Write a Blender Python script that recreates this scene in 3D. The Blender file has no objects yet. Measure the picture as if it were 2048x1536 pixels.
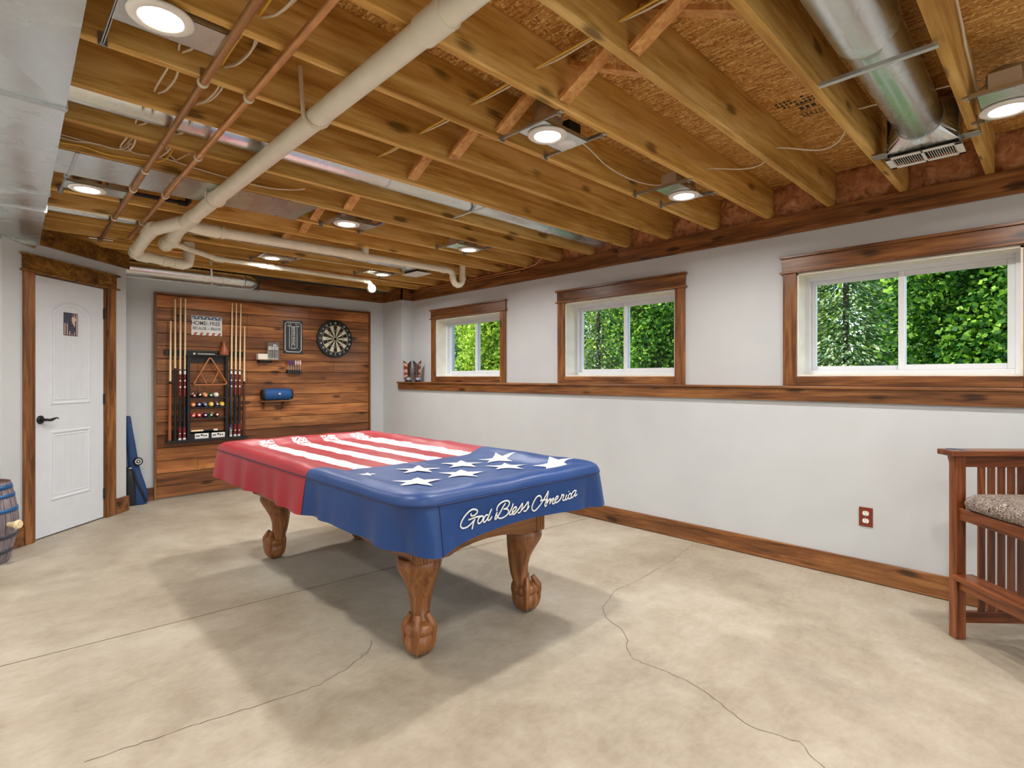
import bpy, math, random
from mathutils import Vector, Matrix
random.seed(7)
PI = math.pi
SC = bpy.context.scene
COL = SC.collection

# ------------------------------------------------------------------ camera, world, lights, exposure
F_PX, YAW, HZ, CAM_H = 1079.0, 44.25, 754.3, 1.255
cam = bpy.data.cameras.new('camera')
cam.sensor_width = 36.0
cam.lens = F_PX / 2048 * 36
cam.shift_y = -(768 - HZ) / 2048
cam.clip_start = 0.02
co = bpy.data.objects.new('camera', cam)
co.location = (0, 0, CAM_H)
co.rotation_euler = (PI / 2, 0, math.radians(-YAW))
COL.objects.link(co)
SC.camera = co
SC.view_settings.view_transform = 'Standard'
SC.view_settings.look = 'None'
SC.view_settings.gamma = 1.0
SC.view_settings.use_curve_mapping = False
SC.view_settings.exposure = 0.22

W = bpy.data.worlds.new('world')
SC.world = W
W.use_nodes = True
wn = W.node_tree.nodes
wl = W.node_tree.links
sky = wn.new('ShaderNodeTexSky')
sky.sky_type = 'NISHITA'
sky.sun_disc = False
sky.sun_elevation = math.radians(50)
sky.sun_rotation = math.radians(250)
wl.new(sky.outputs[0], wn['Background'].inputs[0])
wn['Background'].inputs[1].default_value = 0.5

def light(name, kind, loc, energy, color=(1, 1, 1), rot=(0, 0, 0), size=None, size_y=None, spread=None, parent=None, portal=False, shape=None):
    l = bpy.data.lights.new(name, kind)
    l.energy = energy
    l.color = color
    if size: 
        if kind == 'AREA': l.size = size
    if shape: l.shape = shape
    if size_y: l.size_y = size_y
    if spread: l.spread = spread
    o = bpy.data.objects.new(name, l)
    o.location = loc
    o.rotation_euler = rot
    COL.objects.link(o)
    if parent: o.parent = parent
    if portal: l.cycles.is_portal = True
    return o

sun = light('sun', 'SUN', (0, 0, 8), 7.0, (1.0, 0.95, 0.86))
sun.data.angle = math.radians(0.6)
# comes from behind the house: travels towards +X, -Y and down
sun.rotation_euler = Vector((0.55, -0.45, -0.72)).to_track_quat('-Z', 'Y').to_euler()
LAMP_W = 13.5
LAMP_C = (1.0, 0.97, 0.93)

# ------------------------------------------------------------------ mesh builder
class MB:
    def __init__(s):
        s.v = []; s.f = []; s.m = []; s.sm = []
    def add(s, vs, fs, mat=0, smooth=False):
        b = len(s.v)
        s.v += [tuple(p) for p in vs]
        for f in fs:
            s.f.append(tuple(i + b for i in f)); s.m.append(mat); s.sm.append(smooth)
        return s
    def box(s, a, b, mat=0):
        x0, y0, z0 = [min(a[i], b[i]) for i in range(3)]
        x1, y1, z1 = [max(a[i], b[i]) for i in range(3)]
        return s.add([(x0,y0,z0),(x1,y0,z0),(x1,y1,z0),(x0,y1,z0),(x0,y0,z1),(x1,y0,z1),(x1,y1,z1),(x0,y1,z1)],
              [(0,3,2,1),(4,5,6,7),(0,1,5,4),(1,2,6,5),(2,3,7,6),(3,0,4,7)], mat)
    def beam(s, p, q, w, h, up=(0,0,1), mat=0):
        """box running from p to q, w wide sideways, h along up"""
        p = Vector(p); q = Vector(q); d = (q - p).normalized()
        side = d.cross(Vector(up)).normalized(); u = side.cross(d).normalized()
        vs = []
        for c in (p, q):
            for a, b in ((-1,-1),(1,-1),(1,1),(-1,1)):
                vs.append(c + side * a * w / 2 + u * b * h / 2)
        return s.add(vs, [(3,2,1,0),(4,5,6,7),(0,1,5,4),(1,2,6,5),(2,3,7,6),(3,0,4,7)], mat)
    def tube(s, pts, r, seg=12, mat=0, cap=True, flat=None, closed=False, smooth=True):
        pts = [Vector(p) for p in pts]
        n = len(pts)
        rs = r if isinstance(r, (list, tuple)) else [r] * n
        rings = []
        up = None
        for i in range(n):
            if closed: d = (pts[(i+1) % n] - pts[i-1])
            else: d = pts[min(i+1, n-1)] - pts[max(i-1, 0)]
            if d.length < 1e-9: d = Vector((0,0,1))
            d.normalize()
            if up is None:
                up = Vector((0,0,1)) if abs(d.z) < 0.9 else Vector((1,0,0))
            a = d.cross(up).normalized()
            b = a.cross(d).normalized()
            up = b
            ring = []
            for k in range(seg):
                t = 2 * PI * k / seg
                o = a * math.cos(t) * rs[i] + b * math.sin(t) * rs[i]
                if flat is not None:
                    fn, fk = flat
                    fn = Vector(fn); o = o - fn * (o.dot(fn)) * (1 - fk)
                ring.append(pts[i] + o)
            rings.append(ring)
        vs = [p for ring in rings for p in ring]
        fs = []
        m = n if closed else n - 1
        for i in range(m):
            for k in range(seg):
                a0 = i * seg + k; a1 = i * seg + (k + 1) % seg
                j = (i + 1) % n
                fs.append((a0, j * seg + k, j * seg + (k + 1) % seg, a1))
        s.add(vs, fs, mat, smooth)
        if cap and not closed:
            s.add(rings[0], [tuple(range(seg))], mat); s.add(rings[-1], [tuple(reversed(range(seg)))], mat)
        return s
    def cyl(s, p, q, r, seg=24, mat=0, r2=None, cap=True):
        return s.tube([p, q], [r, r if r2 is None else r2], seg, mat, cap)
    def lathe(s, prof, c=(0,0,0), axis='Z', seg=32, mat=0, smooth=True):
        vs = []; n = len(prof)
        for (r, h) in prof:
            for k in range(seg):
                t = 2 * PI * k / seg
                x, y = r * math.cos(t), r * math.sin(t)
                p = (x, y, h) if axis == 'Z' else ((x, h, y) if axis == 'Y' else (h, x, y))
                vs.append((p[0] + c[0], p[1] + c[1], p[2] + c[2]))
        fs = []
        for i in range(n - 1):
            for k in range(seg):
                f = (i*seg+k, i*seg+(k+1)%seg, (i+1)*seg+(k+1)%seg, (i+1)*seg+k)
                fs.append(f if axis != 'Y' else f[::-1])
        s.add(vs, fs, mat, smooth)
        for i, fl in ((0, True), (n-1, False)):
            if prof[i][0] > 1e-5:
                f = [i*seg+k for k in range(seg)]
                if fl: f = f[::-1]
                b = len(s.v) - n * seg
                s.f.append(tuple(b + q for q in f)); s.m.append(mat); s.sm.append(False)
        return s
    def sphere(s, c, r, seg=20, rings=12, mat=0, sx=1, sy=1, sz=1):
        vs = []; fs = []
        for i in range(rings + 1):
            ph = PI * i / rings
            for k in range(seg):
                t = 2 * PI * k / seg
                vs.append((c[0] + r*sx*math.sin(ph)*math.cos(t), c[1] + r*sy*math.sin(ph)*math.sin(t), c[2] + r*sz*math.cos(ph)))
        for i in range(rings):
            for k in range(seg):
                fs.append((i*seg+k, (i+1)*seg+k, (i+1)*seg+(k+1)%seg, i*seg+(k+1)%seg))
        return s.add(vs, fs, mat, True)
    def prism(s, poly, d, mat=0, smooth=False):
        """poly: 3D points of a planar polygon, d: extrusion vector"""
        n = len(poly); d = Vector(d)
        vs = [Vector(p) for p in poly] + [Vector(p) + d for p in poly]
        fs = [tuple(range(n))[::-1], tuple(range(n, 2*n))]
        fs += [(i, (i+1) % n, n + (i+1) % n, n + i) for i in range(n)]
        return s.add(vs, fs, mat, smooth)
    def grid(s, fn, nu, nv, mat=0, smooth=True):
        vs = [fn(i / nu, j / nv) for j in range(nv + 1) for i in range(nu + 1)]
        fs = [(j*(nu+1)+i, j*(nu+1)+i+1, (j+1)*(nu+1)+i+1, (j+1)*(nu+1)+i) for j in range(nv) for i in range(nu)]
        return s.add(vs, fs, mat, smooth)
    def text(s, body, size, M, mat=0, depth=0.001, sx=1.0, bold=0.0):
        cu = bpy.data.curves.new('t', 'FONT'); cu.body = body; cu.size = size
        cu.align_x = 'CENTER'; cu.align_y = 'CENTER'; cu.extrude = depth; cu.offset = bold
        o = bpy.data.objects.new('t', cu); COL.objects.link(o)
        dg = bpy.context.evaluated_depsgraph_get(); dg.update()
        me = o.evaluated_get(dg).to_mesh()
        vs = [M @ Vector((v.co.x * sx, v.co.y, v.co.z)) for v in me.vertices]
        fs = [tuple(p.vertices) for p in me.polygons]
        s.add(vs, fs, mat)
        o.evaluated_get(dg).to_mesh_clear()
        bpy.data.objects.remove(o); bpy.data.curves.remove(cu)
        return s

def origin(o):
    v = Vector((0,0,0))
    while o is not None:
        v += o.location; o = o.parent
    return v

def tag(o, label=None, cat=None, group=None, kind=None):
    if label: o['label'] = label
    if cat: o['category'] = cat
    if group: o['group'] = group
    if kind: o['kind'] = kind
    return o

def obj(name, mb, mats, parent=None, bevel=0.0, seg=2, local=False, sub=0, autosmooth=False):
    me = bpy.data.meshes.new(name)
    off = Vector((0,0,0)) if (parent is None or local) else origin(parent)
    vs = [(p[0]-off.x, p[1]-off.y, p[2]-off.z) for p in mb.v]
    me.from_pydata(vs, [], mb.f)
    if not isinstance(mats, (list, tuple)): mats = [mats]
    for m in mats: me.materials.append(m)
    me.polygons.foreach_set('material_index', mb.m)
    me.polygons.foreach_set('use_smooth', mb.sm)
    me.update()
    o = bpy.data.objects.new(name, me)
    COL.objects.link(o)
    if parent: o.parent = parent
    if bevel:
        b = o.modifiers.new('bevel', 'BEVEL'); b.width = bevel; b.segments = seg; b.limit_method = 'ANGLE'; b.angle_limit = 0.6
        b.harden_normals = False
    if sub:
        m = o.modifiers.new('sub', 'SUBSURF'); m.levels = sub; m.render_levels = sub
    return o

def thing(name, loc, label=None, cat=None, group=None, rz=0, kind=None):
    o = bpy.data.objects.new(name, None)
    o.empty_display_size = 0.1
    o.location = loc; o.rotation_euler = (0, 0, rz)
    COL.objects.link(o)
    return tag(o, label, cat, group, kind)

def struct(name, mb, mats, bevel=0.0):
    o = obj(name, mb, mats, bevel=bevel); o['kind'] = 'structure'; return o

def dup(root, loc, rz=None, label=None, group=None):
    r = root.copy(); COL.objects.link(r); r.location = loc
    if rz is not None: r.rotation_euler = (0, 0, rz)
    if label: r['label'] = label
    if group: r['group'] = group
    for ch in list(root.children):
        c = ch.copy(); COL.objects.link(c); c.parent = r
        for g in list(ch.children):
            d = g.copy(); COL.objects.link(d); d.parent = c
    return r

# ------------------------------------------------------------------ materials
def s2l(c):
    return tuple(((x/255)/12.92 if x/255 <= 0.04045 else ((x/255+0.055)/1.055)**2.4) for x in c[:3]) + (1,)

class NT:
    def __init__(s, name):
        s.m = bpy.data.materials.new(name); s.m.use_nodes = True
        s.n = s.m.node_tree.nodes; s.l = s.m.node_tree.links
        s.b = s.n['Principled BSDF']
    def node(s, t, **kw):
        n = s.n.new(t)
        for k, v in kw.items():
            if k.startswith('i_'):
                key = k[2:]; key = int(key) if key.isdigit() else key.replace('_', ' ')
                n.inputs[key].default_value = v
            else: setattr(n, k, v)
        return n
    def link(s, a, b): s.l.new(a, b)
    def ramp(s, fac, stops, interp='LINEAR'):
        r = s.n.new('ShaderNodeValToRGB'); e = r.color_ramp.elements; r.color_ramp.interpolation = interp
        while len(e) < len(stops): e.new(0.5)
        for i, (p, c) in enumerate(stops): e[i].position = p; e[i].color = c
        s.link(fac, r.inputs[0]); return r.outputs[0]
    def mix(s, fac, a, b, mode='MIX'):
        n = s.n.new('ShaderNodeMix'); n.data_type = 'RGBA'; n.blend_type = mode
        for sock, v in ((n.inputs[0], fac), (n.inputs[6], a), (n.inputs[7], b)):
            if hasattr(v, 'is_linked'): s.link(v, sock)
            else: sock.default_value = v
        return n.outputs[2]
    def math(s, op, a, b=None, c=None, clamp=False):
        n = s.n.new('ShaderNodeMath'); n.operation = op; n.use_clamp = clamp
        for i, v in enumerate((a, b, c)):
            if v is None: continue
            if hasattr(v, 'is_linked'): s.link(v, n.inputs[i])
            else: n.inputs[i].default_value = v
        return n.outputs[0]
    def coords(s, scale=(1,1,1), rand=0.0, src='Object', rot=(0,0,0)):
        t = s.n.new('ShaderNodeTexCoord'); v = t.outputs[src]
        if rand:
            oi = s.n.new('ShaderNodeObjectInfo')
            mu = s.math('MULTIPLY', oi.outputs['Random'], rand)
            cm = s.n.new('ShaderNodeCombineXYZ')
            for i in range(3): s.link(mu, cm.inputs[i])
            ad = s.n.new('ShaderNodeVectorMath'); ad.operation = 'ADD'
            s.link(v, ad.inputs[0]); s.link(cm.outputs[0], ad.inputs[1]); v = ad.outputs[0]
        mp = s.n.new('ShaderNodeMapping'); mp.inputs['Scale'].default_value = scale; mp.inputs['Rotation'].default_value = rot
        s.link(v, mp.inputs[0]); return mp.outputs[0]
    def noise(s, vec, scale=5, detail=4, rough=0.5, dist=0.0, out='Fac'):
        n = s.n.new('ShaderNodeTexNoise'); n.inputs['Scale'].default_value = scale; n.inputs['Detail'].default_value = detail
        n.inputs['Roughness'].default_value = rough; n.inputs['Distortion'].default_value = dist
        s.link(vec, n.inputs['Vector']); return n.outputs[out]
    def bump(s, h, strength=0.2, dist=0.01):
        b = s.n.new('ShaderNodeBump'); b.inputs['Strength'].default_value = strength; b.inputs['Distance'].default_value = dist
        s.link(h, b.inputs['Height']); s.link(b.outputs[0], s.b.inputs['Normal'])
    def set(s, color=None, rough=0.5, metal=0.0, spec=0.5, coat=0.0):
        if color is not None:
            if hasattr(color, 'is_linked'): s.link(color, s.b.inputs['Base Color'])
            else: s.b.inputs['Base Color'].default_value = color
        if hasattr(rough, 'is_linked'): s.link(rough, s.b.inputs['Roughness'])
        else: s.b.inputs['Roughness'].default_value = rough
        s.b.inputs['Metallic'].default_value = metal
        s.b.inputs['Specular IOR Level'].default_value = spec
        s.b.inputs['Coat Weight'].default_value = coat
        s.b.inputs['Coat Roughness'].default_value = 0.15
        return s.m

def plain(name, rgb, rough=0.5, metal=0.0, spec=0.5, var=0.04, coat=0.0, scale=12):
    t = NT(name); c = s2l(rgb)
    n = t.noise(t.coords((1,1,1), 7.0), scale, 3)
    d = tuple(max(0, x * (1 - var * 2.5)) for x in c[:3]) + (1,)
    h = tuple(min(1, x * (1 + var * 2)) for x in c[:3]) + (1,)
    return t.set(t.ramp(n, [(0.3, d), (0.7, h)]), rough, metal, spec, coat)

def wood(name, dark, mid, lite, axis='X', rough=0.45, grain=1.0, knots=0.5, spec=0.4, bump=0.1, rows=None, blot=0.3):
    t = NT(name)
    lo, hi = 0.55 * grain, 7.5 * grain
    sc = {'X': (lo, hi, hi), 'Y': (hi, lo, hi), 'Z': (hi, hi, lo)}[axis]
    v = t.coords(sc, 23.0)
    if rows:
        # every plank gets its own stretch of grain and its own tone
        tc = t.n.new('ShaderNodeTexCoord'); sp = t.n.new('ShaderNodeSeparateXYZ'); t.link(tc.outputs['Object'], sp.inputs[0])
        idx = t.math('FLOOR', t.math('DIVIDE', t.math('SUBTRACT', sp.outputs[2], rows[0]), rows[1]))
        wn_ = t.n.new('ShaderNodeTexWhiteNoise'); wn_.noise_dimensions = '1D'; t.link(idx, wn_.inputs['W'])
        cm = t.n.new('ShaderNodeCombineXYZ')
        for i in range(3): t.link(t.math('MULTIPLY', wn_.outputs['Value'], 31.0), cm.inputs[i])
        ad = t.n.new('ShaderNodeVectorMath'); ad.operation = 'ADD'; t.link(v, ad.inputs[0]); t.link(cm.outputs[0], ad.inputs[1]); v = ad.outputs[0]
    n1 = t.noise(v, 1.6, 6, 0.62, 1.3)
    n2 = t.noise(v, 7.0, 5, 0.6, 0.4)
    f = t.math('ADD', t.math('MULTIPLY', n1, 0.65), t.math('MULTIPLY', n2, 0.35))
    col = t.ramp(f, [(0.36, s2l(dark)), (0.49, s2l(mid)), (0.61, s2l(lite))])
    # darker blotches of stain
    if blot:
        bs = {'X': (1.2, 4, 4), 'Y': (4, 1.2, 4), 'Z': (4, 4, 1.2)}[axis]
        bl = t.noise(t.coords(bs, 11.0), 1.4, 3, 0.5, 0.5)
        bm = t.ramp(bl, [(0.36, (1,1,1,1)), (0.56, (0,0,0,1))])
        col = t.mix(t.math('MULTIPLY', bm, blot), col, s2l(dark), 'MIX')
    if knots:
        ks = {'X': (2.4, 6.5, 6.5), 'Y': (6.5, 2.4, 6.5), 'Z': (6.5, 6.5, 2.4)}[axis]
        vo = t.n.new('ShaderNodeTexVoronoi'); vo.inputs['Scale'].default_value = 1.1; t.link(t.coords(ks, 17.0), vo.inputs['Vector'])
        kd = t.math('ADD', vo.outputs['Distance'], t.math('MULTIPLY', t.math('SUBTRACT', n2, 0.5), 0.35))
        km = t.ramp(kd, [(0.10, (1,1,1,1)), (0.20, (0,0,0,1))])
        kc = tuple(x * 0.25 for x in s2l(dark)[:3]) + (1,)
        col = t.mix(t.math('MULTIPLY', km, knots), col, kc)
    if rows:
        tone = t.ramp(wn_.outputs['Value'], [(0.0, (0.5,0.46,0.45,1)), (0.5, (0.95,0.95,0.95,1)), (1.0, (1.4,1.32,1.2,1))])
        col = t.mix(1.0, col, tone, 'MULTIPLY')
    oi = t.n.new('ShaderNodeObjectInfo')
    rv = t.ramp(oi.outputs['Random'], [(0, (0.86,0.86,0.86,1)), (1, (1.12,1.12,1.12,1))])
    col = t.mix(1.0, col, rv, 'MULTIPLY')
    if bump: t.bump(n2, bump, 0.004)
    return t.set(col, rough, 0, spec)

STAIN = dict(dark=(58, 29, 14), mid=(112, 62, 26), lite=(150, 90, 42))
M = {}
for ax in 'XYZ':
    M['stain' + ax] = wood('stained_pine_' + ax, (66, 38, 18), (126, 78, 40), (160, 108, 60), ax, 0.33, 1.0, 0.8, 0.5)
    M['furn' + ax] = wood('cherry_wood_' + ax, (70, 32, 13), (116, 60, 27), (146, 84, 42), ax, 0.3, 1.2, 0.0, 0.5, 0.03, blot=0.15)
    M['oak' + ax] = wood('oak_' + ax, (94, 52, 26), (136, 84, 44), (160, 106, 62), ax, 0.28, 1.3, 0.0, 0.5, 0.04, blot=0.1)
M['joist'] = wood('spruce_joist', (164, 116, 50), (208, 162, 84), (232, 194, 122), 'X', 0.6, 0.8, 0.75, 0.25, 0.06, blot=0.35)
M['bridge'] = wood('bridging_wood', (176, 116, 62), (204, 146, 84), (222, 172, 110), 'Z', 0.6, 1.0, 0.3, 0.25, 0.04, blot=0.1)
M['panel'] = wood('accent_planks', (86, 50, 28), (138, 86, 48), (172, 116, 68), 'X', 0.28, 0.75, 0.85, 0.5, 0.1, rows=(0.0, 0.1315), blot=0.5)

def mat_wall():
    t = NT('wall_paint'); n = t.noise(t.coords((1,1,1)), 3, 2)
    t.bump(t.noise(t.coords((1,1,1)), 180, 2), 0.05, 0.002)
    return t.set(t.ramp(n, [(0.3, s2l((194,197,199))), (0.7, s2l((199,202,204)))]), 0.75, 0, 0.2)
M['wall'] = mat_wall()
M['door'] = plain('door_paint', (214,218,224), 0.45, var=0.01)
M['vinyl'] = plain('white_vinyl', (228,230,234), 0.35, var=0.01)
M['jamb'] = plain('pale_jamb', (236,231,216), 0.5, var=0.03)

def mat_floor():
    t = NT('concrete_floor'); v = t.coords((1,1,1))
    a = t.noise(v, 0.9, 6, 0.6, 0.6); b = t.noise(v, 6.0, 6, 0.65, 0.3); c = t.noise(t.coords((1.0,1.6,1)), 24, 5, 0.7)
    f = t.math('ADD', t.math('MULTIPLY', a, 0.6), t.math('ADD', t.math('MULTIPLY', b, 0.25), t.math('MULTIPLY', c, 0.15)))
    col = t.ramp(f, [(0.36, s2l((142,129,110))), (0.5, s2l((168,157,139))), (0.63, s2l((188,180,164)))])
    # pale scuffs and dark specks
    sc = t.noise(t.coords((3.2,9,1), rot=(0,0,0.5)), 4.0, 6, 0.7, 0.6)
    col = t.mix(t.ramp(sc, [(0.68, (0,0,0,1)), (0.74, (0.55,0.55,0.55,1))]), col, s2l((212,206,194)))
    dk = t.noise(t.coords((6,10,1), rot=(0,0,-0.4)), 3.6, 4, 0.6, 0.4)
    col = t.mix(t.ramp(dk, [(0.72, (0,0,0,1)), (0.79, (0.6,0.6,0.6,1))]), col, s2l((120,104,84)))
    # worn patch near the right wall
    vo = t.n.new('ShaderNodeTexCoord'); sp = t.n.new('ShaderNodeSeparateXYZ'); t.link(vo.outputs['Object'], sp.inputs[0])
    dx = t.math('SUBTRACT', sp.outputs[0], 2.49); dy = t.math('SUBTRACT', sp.outputs[1], 0.70)
    d = t.math('SQRT', t.math('ADD', t.math('MULTIPLY', t.math('POWER', dx, 2.0), 9.0), t.math('POWER', dy, 2.0)))
    pn = t.noise(t.coords((9,5,1)), 2.2, 6, 0.7, 0.5)
    pm = t.math('MULTIPLY', t.ramp(d, [(0.0, (1,1,1,1)), (0.5, (0,0,0,1))]), t.ramp(pn, [(0.45, (0,0,0,1)), (0.53, (1,1,1,1))]))
    col = t.mix(t.math('MULTIPLY', pm, 0.6), col, s2l((148,136,122)))
    t.bump(b, 0.06, 0.01)
    ro = t.ramp(a, [(0.3, (0.42,)*3 + (1,)), (0.7, (0.6,)*3 + (1,))])
    return t.set(col, ro, 0, 0.35)
M['floor'] = mat_floor()
M['crack'] = plain('floor_crack', (112,98,80), 0.9, var=0.1)

def mat_osb():
    t = NT('osb_subfloor')
    outs = []
    for rot, sc in ((0.35, 85), (1.45, 95), (-0.6, 90)):
        vo = t.n.new('ShaderNodeTexVoronoi'); vo.inputs['Scale'].default_value = sc
        t.link(t.coords((1.0, 0.22, 1.0), rot=(0, 0, rot)), vo.inputs['Vector'])
        outs.append((t.n.new('ShaderNodeSeparateColor'), vo))
        t.link(vo.outputs['Color'], outs[-1][0].inputs[0])
    sel = t.noise(t.coords((1,1,1)), 60, 2)
    a = t.mix(t.ramp(sel, [(0.46, (0,0,0,1)), (0.48, (1,1,1,1))]), outs[0][1].outputs['Color'], outs[1][1].outputs['Color'])
    sel2 = t.noise(t.coords((1,1,1), rot=(0,0,1)), 70, 2)
    a = t.mix(t.ramp(sel2, [(0.55, (0,0,0,1)), (0.57, (1,1,1,1))]), a, outs[2][1].outputs['Color'])
    sp = t.n.new('ShaderNodeSeparateColor'); t.link(a, sp.inputs[0])
    col = t.ramp(sp.outputs[0], [(0.0, s2l((150,96,40))), (0.35, s2l((190,134,64))), (0.75, s2l((210,158,86))), (1.0, s2l((238,202,136)))])
    t.bump(sp.outputs[1], 0.5, 0.004)
    return t.set(col, 0.65, 0, 0.3)
M['osb'] = mat_osb()
M['ink'] = plain('black_ink', (50,42,30), 0.8)

def metal(name, rgb, rough=0.35, sc=(1,1,1), streak=0.12):
    t = NT(name); n = t.noise(t.coords(sc, 9.0), 3.0, 4, 0.6, 0.8); n2 = t.noise(t.coords(tuple(x*8 for x in sc), 9.0), 5.0, 3)
    c = s2l(rgb); d = tuple(x*(1-streak) for x in c[:3]) + (1,)
    ro = t.ramp(n, [(0.3, (rough*0.9,)*3 + (1,)), (0.7, (min(1, rough*1.12),)*3 + (1,))])
    return t.set(t.ramp(t.math('ADD', t.math('MULTIPLY', n, 0.7), t.math('MULTIPLY', n2, 0.3)), [(0.35, d), (0.6, c)]), ro, 1.0)
M['galv'] = metal('galvanised_steel', (222,226,224), 0.27)
M['galv_dull'] = metal('dull_galvanised', (212,214,216), 0.45)
M['steel'] = metal('zinc_plated', (200,200,198), 0.35)
M['copper'] = metal('aged_copper', (198,150,104), 0.42, (1,0.3,1), 0.4)
M['copper2'] = metal('bright_copper', (240,182,122), 0.4, (1,0.3,1), 0.4)
M['black'] = plain('black_paint', (22,22,26), 0.35, var=0.05)
M['matblack'] = plain('matte_black', (28,28,30), 0.7, var=0.05)
M['pvc'] = plain('cream_pvc', (234,228,206), 0.33, var=0.02, spec=0.5)
M['blueprint'] = plain('blue_pipe_print', (60,90,130), 0.6)
M['cable_w'] = plain('white_cable', (220,206,180), 0.5, var=0.02)
M['cable_y'] = plain('yellow_cable', (222,176,60), 0.5, var=0.02)
M['trimring'] = plain('lamp_trim_white', (232,226,216), 0.5, var=0.01)
M['white'] = plain('white_plastic', (232,230,224), 0.4, var=0.01)
M['offwhite'] = plain('off_white_card', (228,222,208), 0.6, var=0.02)
def emis(name, col, st):
    t = NT(name); t.b.inputs['Emission Color'].default_value = col; t.b.inputs['Emission Strength'].default_value = st
    return t.set((0.9,0.9,0.9,1), 0.5)
M['lens'] = emis('lit_lens', (1.0,0.96,0.9,1), 7.0)

def mat_insul():
    t = NT('insulation'); n = t.noise(t.coords((1,1,1), 5), 16, 6, 0.65, 0.8)
    t.bump(n, 0.8, 0.02)
    return t.set(t.ramp(n, [(0.3, s2l((136,86,54))), (0.5, s2l((194,134,92))), (0.7, s2l((222,170,128)))]), 0.95, 0, 0.05)
M['insul'] = mat_insul()

def mat_glass():
    t = NT('window_glass'); t.b.inputs['Base Color'].default_value = (0.95,1,0.98,1)
    out = t.n['Material Output']
    tr = t.n.new('ShaderNodeBsdfTransparent'); tr.inputs[0].default_value = (0.96,0.98,0.97,1)
    gl = t.n.new('ShaderNodeBsdfGlossy'); gl.inputs['Roughness'].default_value = 0.02
    fr = t.n.new('ShaderNodeLayerWeight'); fr.inputs[0].default_value = 0.12
    mx = t.n.new('ShaderNodeMixShader'); t.link(t.math('MULTIPLY', fr.outputs['Facing'], 0.35), mx.inputs[0]); t.link(tr.outputs[0], mx.inputs[1]); t.link(gl.outputs[0], mx.inputs[2])
    t.link(mx.outputs[0], out.inputs[0]); return t.m
M['glass'] = mat_glass()
def mat_clear():
    t = NT('clear_plastic'); out = t.n['Material Output']
    tr = t.n.new('ShaderNodeBsdfTransparent'); tr.inputs[0].default_value = (0.85,0.87,0.88,1)
    gl = t.n.new('ShaderNodeBsdfGlossy'); gl.inputs['Roughness'].default_value = 0.1
    mx = t.n.new('ShaderNodeMixShader'); mx.inputs[0].default_value = 0.25; t.link(tr.outputs[0], mx.inputs[1]); t.link(gl.outputs[0], mx.inputs[2])
    t.link(mx.outputs[0], out.inputs[0]); return t.m
M['clear'] = mat_clear()
M['screen'] = None

# ------------------------------------------------------------------ the room
XL, XU, YB = 3.878, 4.065, 6.50          # lower right wall, upper right wall, back wall
ZJ, ZTOP = 2.40, 2.635                    # underside of joists, underside of subfloor
YJOG = 6.041
X0, Y0 = -3.6, -3.4                       # the unseen left and front walls
XOUT = 4.36
WZ0, WZ1 = 1.262, 1.978                   # window openings
WIN = [('window_1', 4.347, 5.540), ('window_2', 2.241, 3.422), ('window_3', 0.161, 1.313)]

struct('floor', MB().box((X0-.2, Y0-.2, -.12), (XOUT, YB+.5, 0)), M['floor'])
struct('ceiling', MB().box((X0-.2, Y0-.2, ZTOP), (XOUT+.1, YB+.6, ZTOP+.25)), M['osb'])
# saw cut and cracks in the slab
cut = MB().box((-3.4, -.0025, 0), (3.3, .0025, 0.0009))
cut.v = [(x+.5, y+3.194-.0682*(x+.0)*1.0, z) for x, y, z in cut.v]
struct('trim_1', cut, M['crack'])
cr = MB()
C1 = [(3.781,1.948),(3.373,1.884),(2.871,1.84),(2.659,1.851),(2.404,1.761),(2.314,1.679),(2.275,1.559),(2.213,1.474),(2.135,1.43),(2.064,1.349),(2.07,1.239),(2.077,1.098),(2.057,1.027),(2.027,0.931),(1.968,0.82),(1.976,0.735),(2.002,0.637),(1.932,0.555),(1.90,0.45)]
C2 = [(1.32,2.31),(1.264,2.233),(1.101,2.155),(0.974,2.122),(0.717,2.163),(0.449,2.204),(0.205,2.237)]
for C in (C1, C2):
    pts = []
    for (a, b) in zip(C[:-1], C[1:]):
        L = math.dist(a, b); n = max(2, int(L / 0.025))
        for i in range(n):
            f = i / n; j = 0.006
            pts.append((a[0]+(b[0]-a[0])*f + random.uniform(-j, j), a[1]+(b[1]-a[1])*f + random.uniform(-j, j)))
    for p, q in zip(pts[:-1], pts[1:]):
        w_ = random.uniform(0.0008, 0.0018); L_ = max(1e-6, math.dist(p, q)); nx, ny = -(q[1]-p[1])/L_*w_, (q[0]-p[0])/L_*w_
        cr.add([(p[0]-nx,p[1]-ny,.0009),(q[0]-nx,q[1]-ny,.0009),(q[0]+nx,q[1]+ny,.0009),(p[0]+nx,p[1]+ny,.0009)], [(0,1,2,3)])
struct('trim_2', cr, M['crack'])

# right wall: thick lower part with a ledge, thinner upper part with three window openings
rw = MB()
rw.box((XL, Y0, 0), (XOUT, YB+.3, 1.178))
rw.box((XU, Y0, 1.178), (XOUT, YJOG, WZ0))
rw.box((XU, Y0, WZ1), (XOUT, YJOG, ZJ))
ys = [YJOG] + [y for w in WIN for y in (w[2], w[1])] + [Y0]
for i in range(0, len(ys), 2): rw.box((XU, ys[i+1], WZ0), (XOUT, ys[i], WZ1))
rw.box((XL, YJOG, 1.178), (XOUT, YB+.3, ZJ))
rw.box((4.26, Y0, ZJ), (XOUT, YB+.3, ZTOP))
struct('wall_right', rw, M['wall'])
bw = MB()
bw.box((0.7, YB, 0), (2.254, YB+.14, 2.245))
bw.box((2.254, YB, 0), (XL, YB+.14, ZJ))
bw.box((X0, YB+.42, 0), (XOUT, YB+.5, ZTOP))
struct('wall_back', bw, M['wall'])
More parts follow.
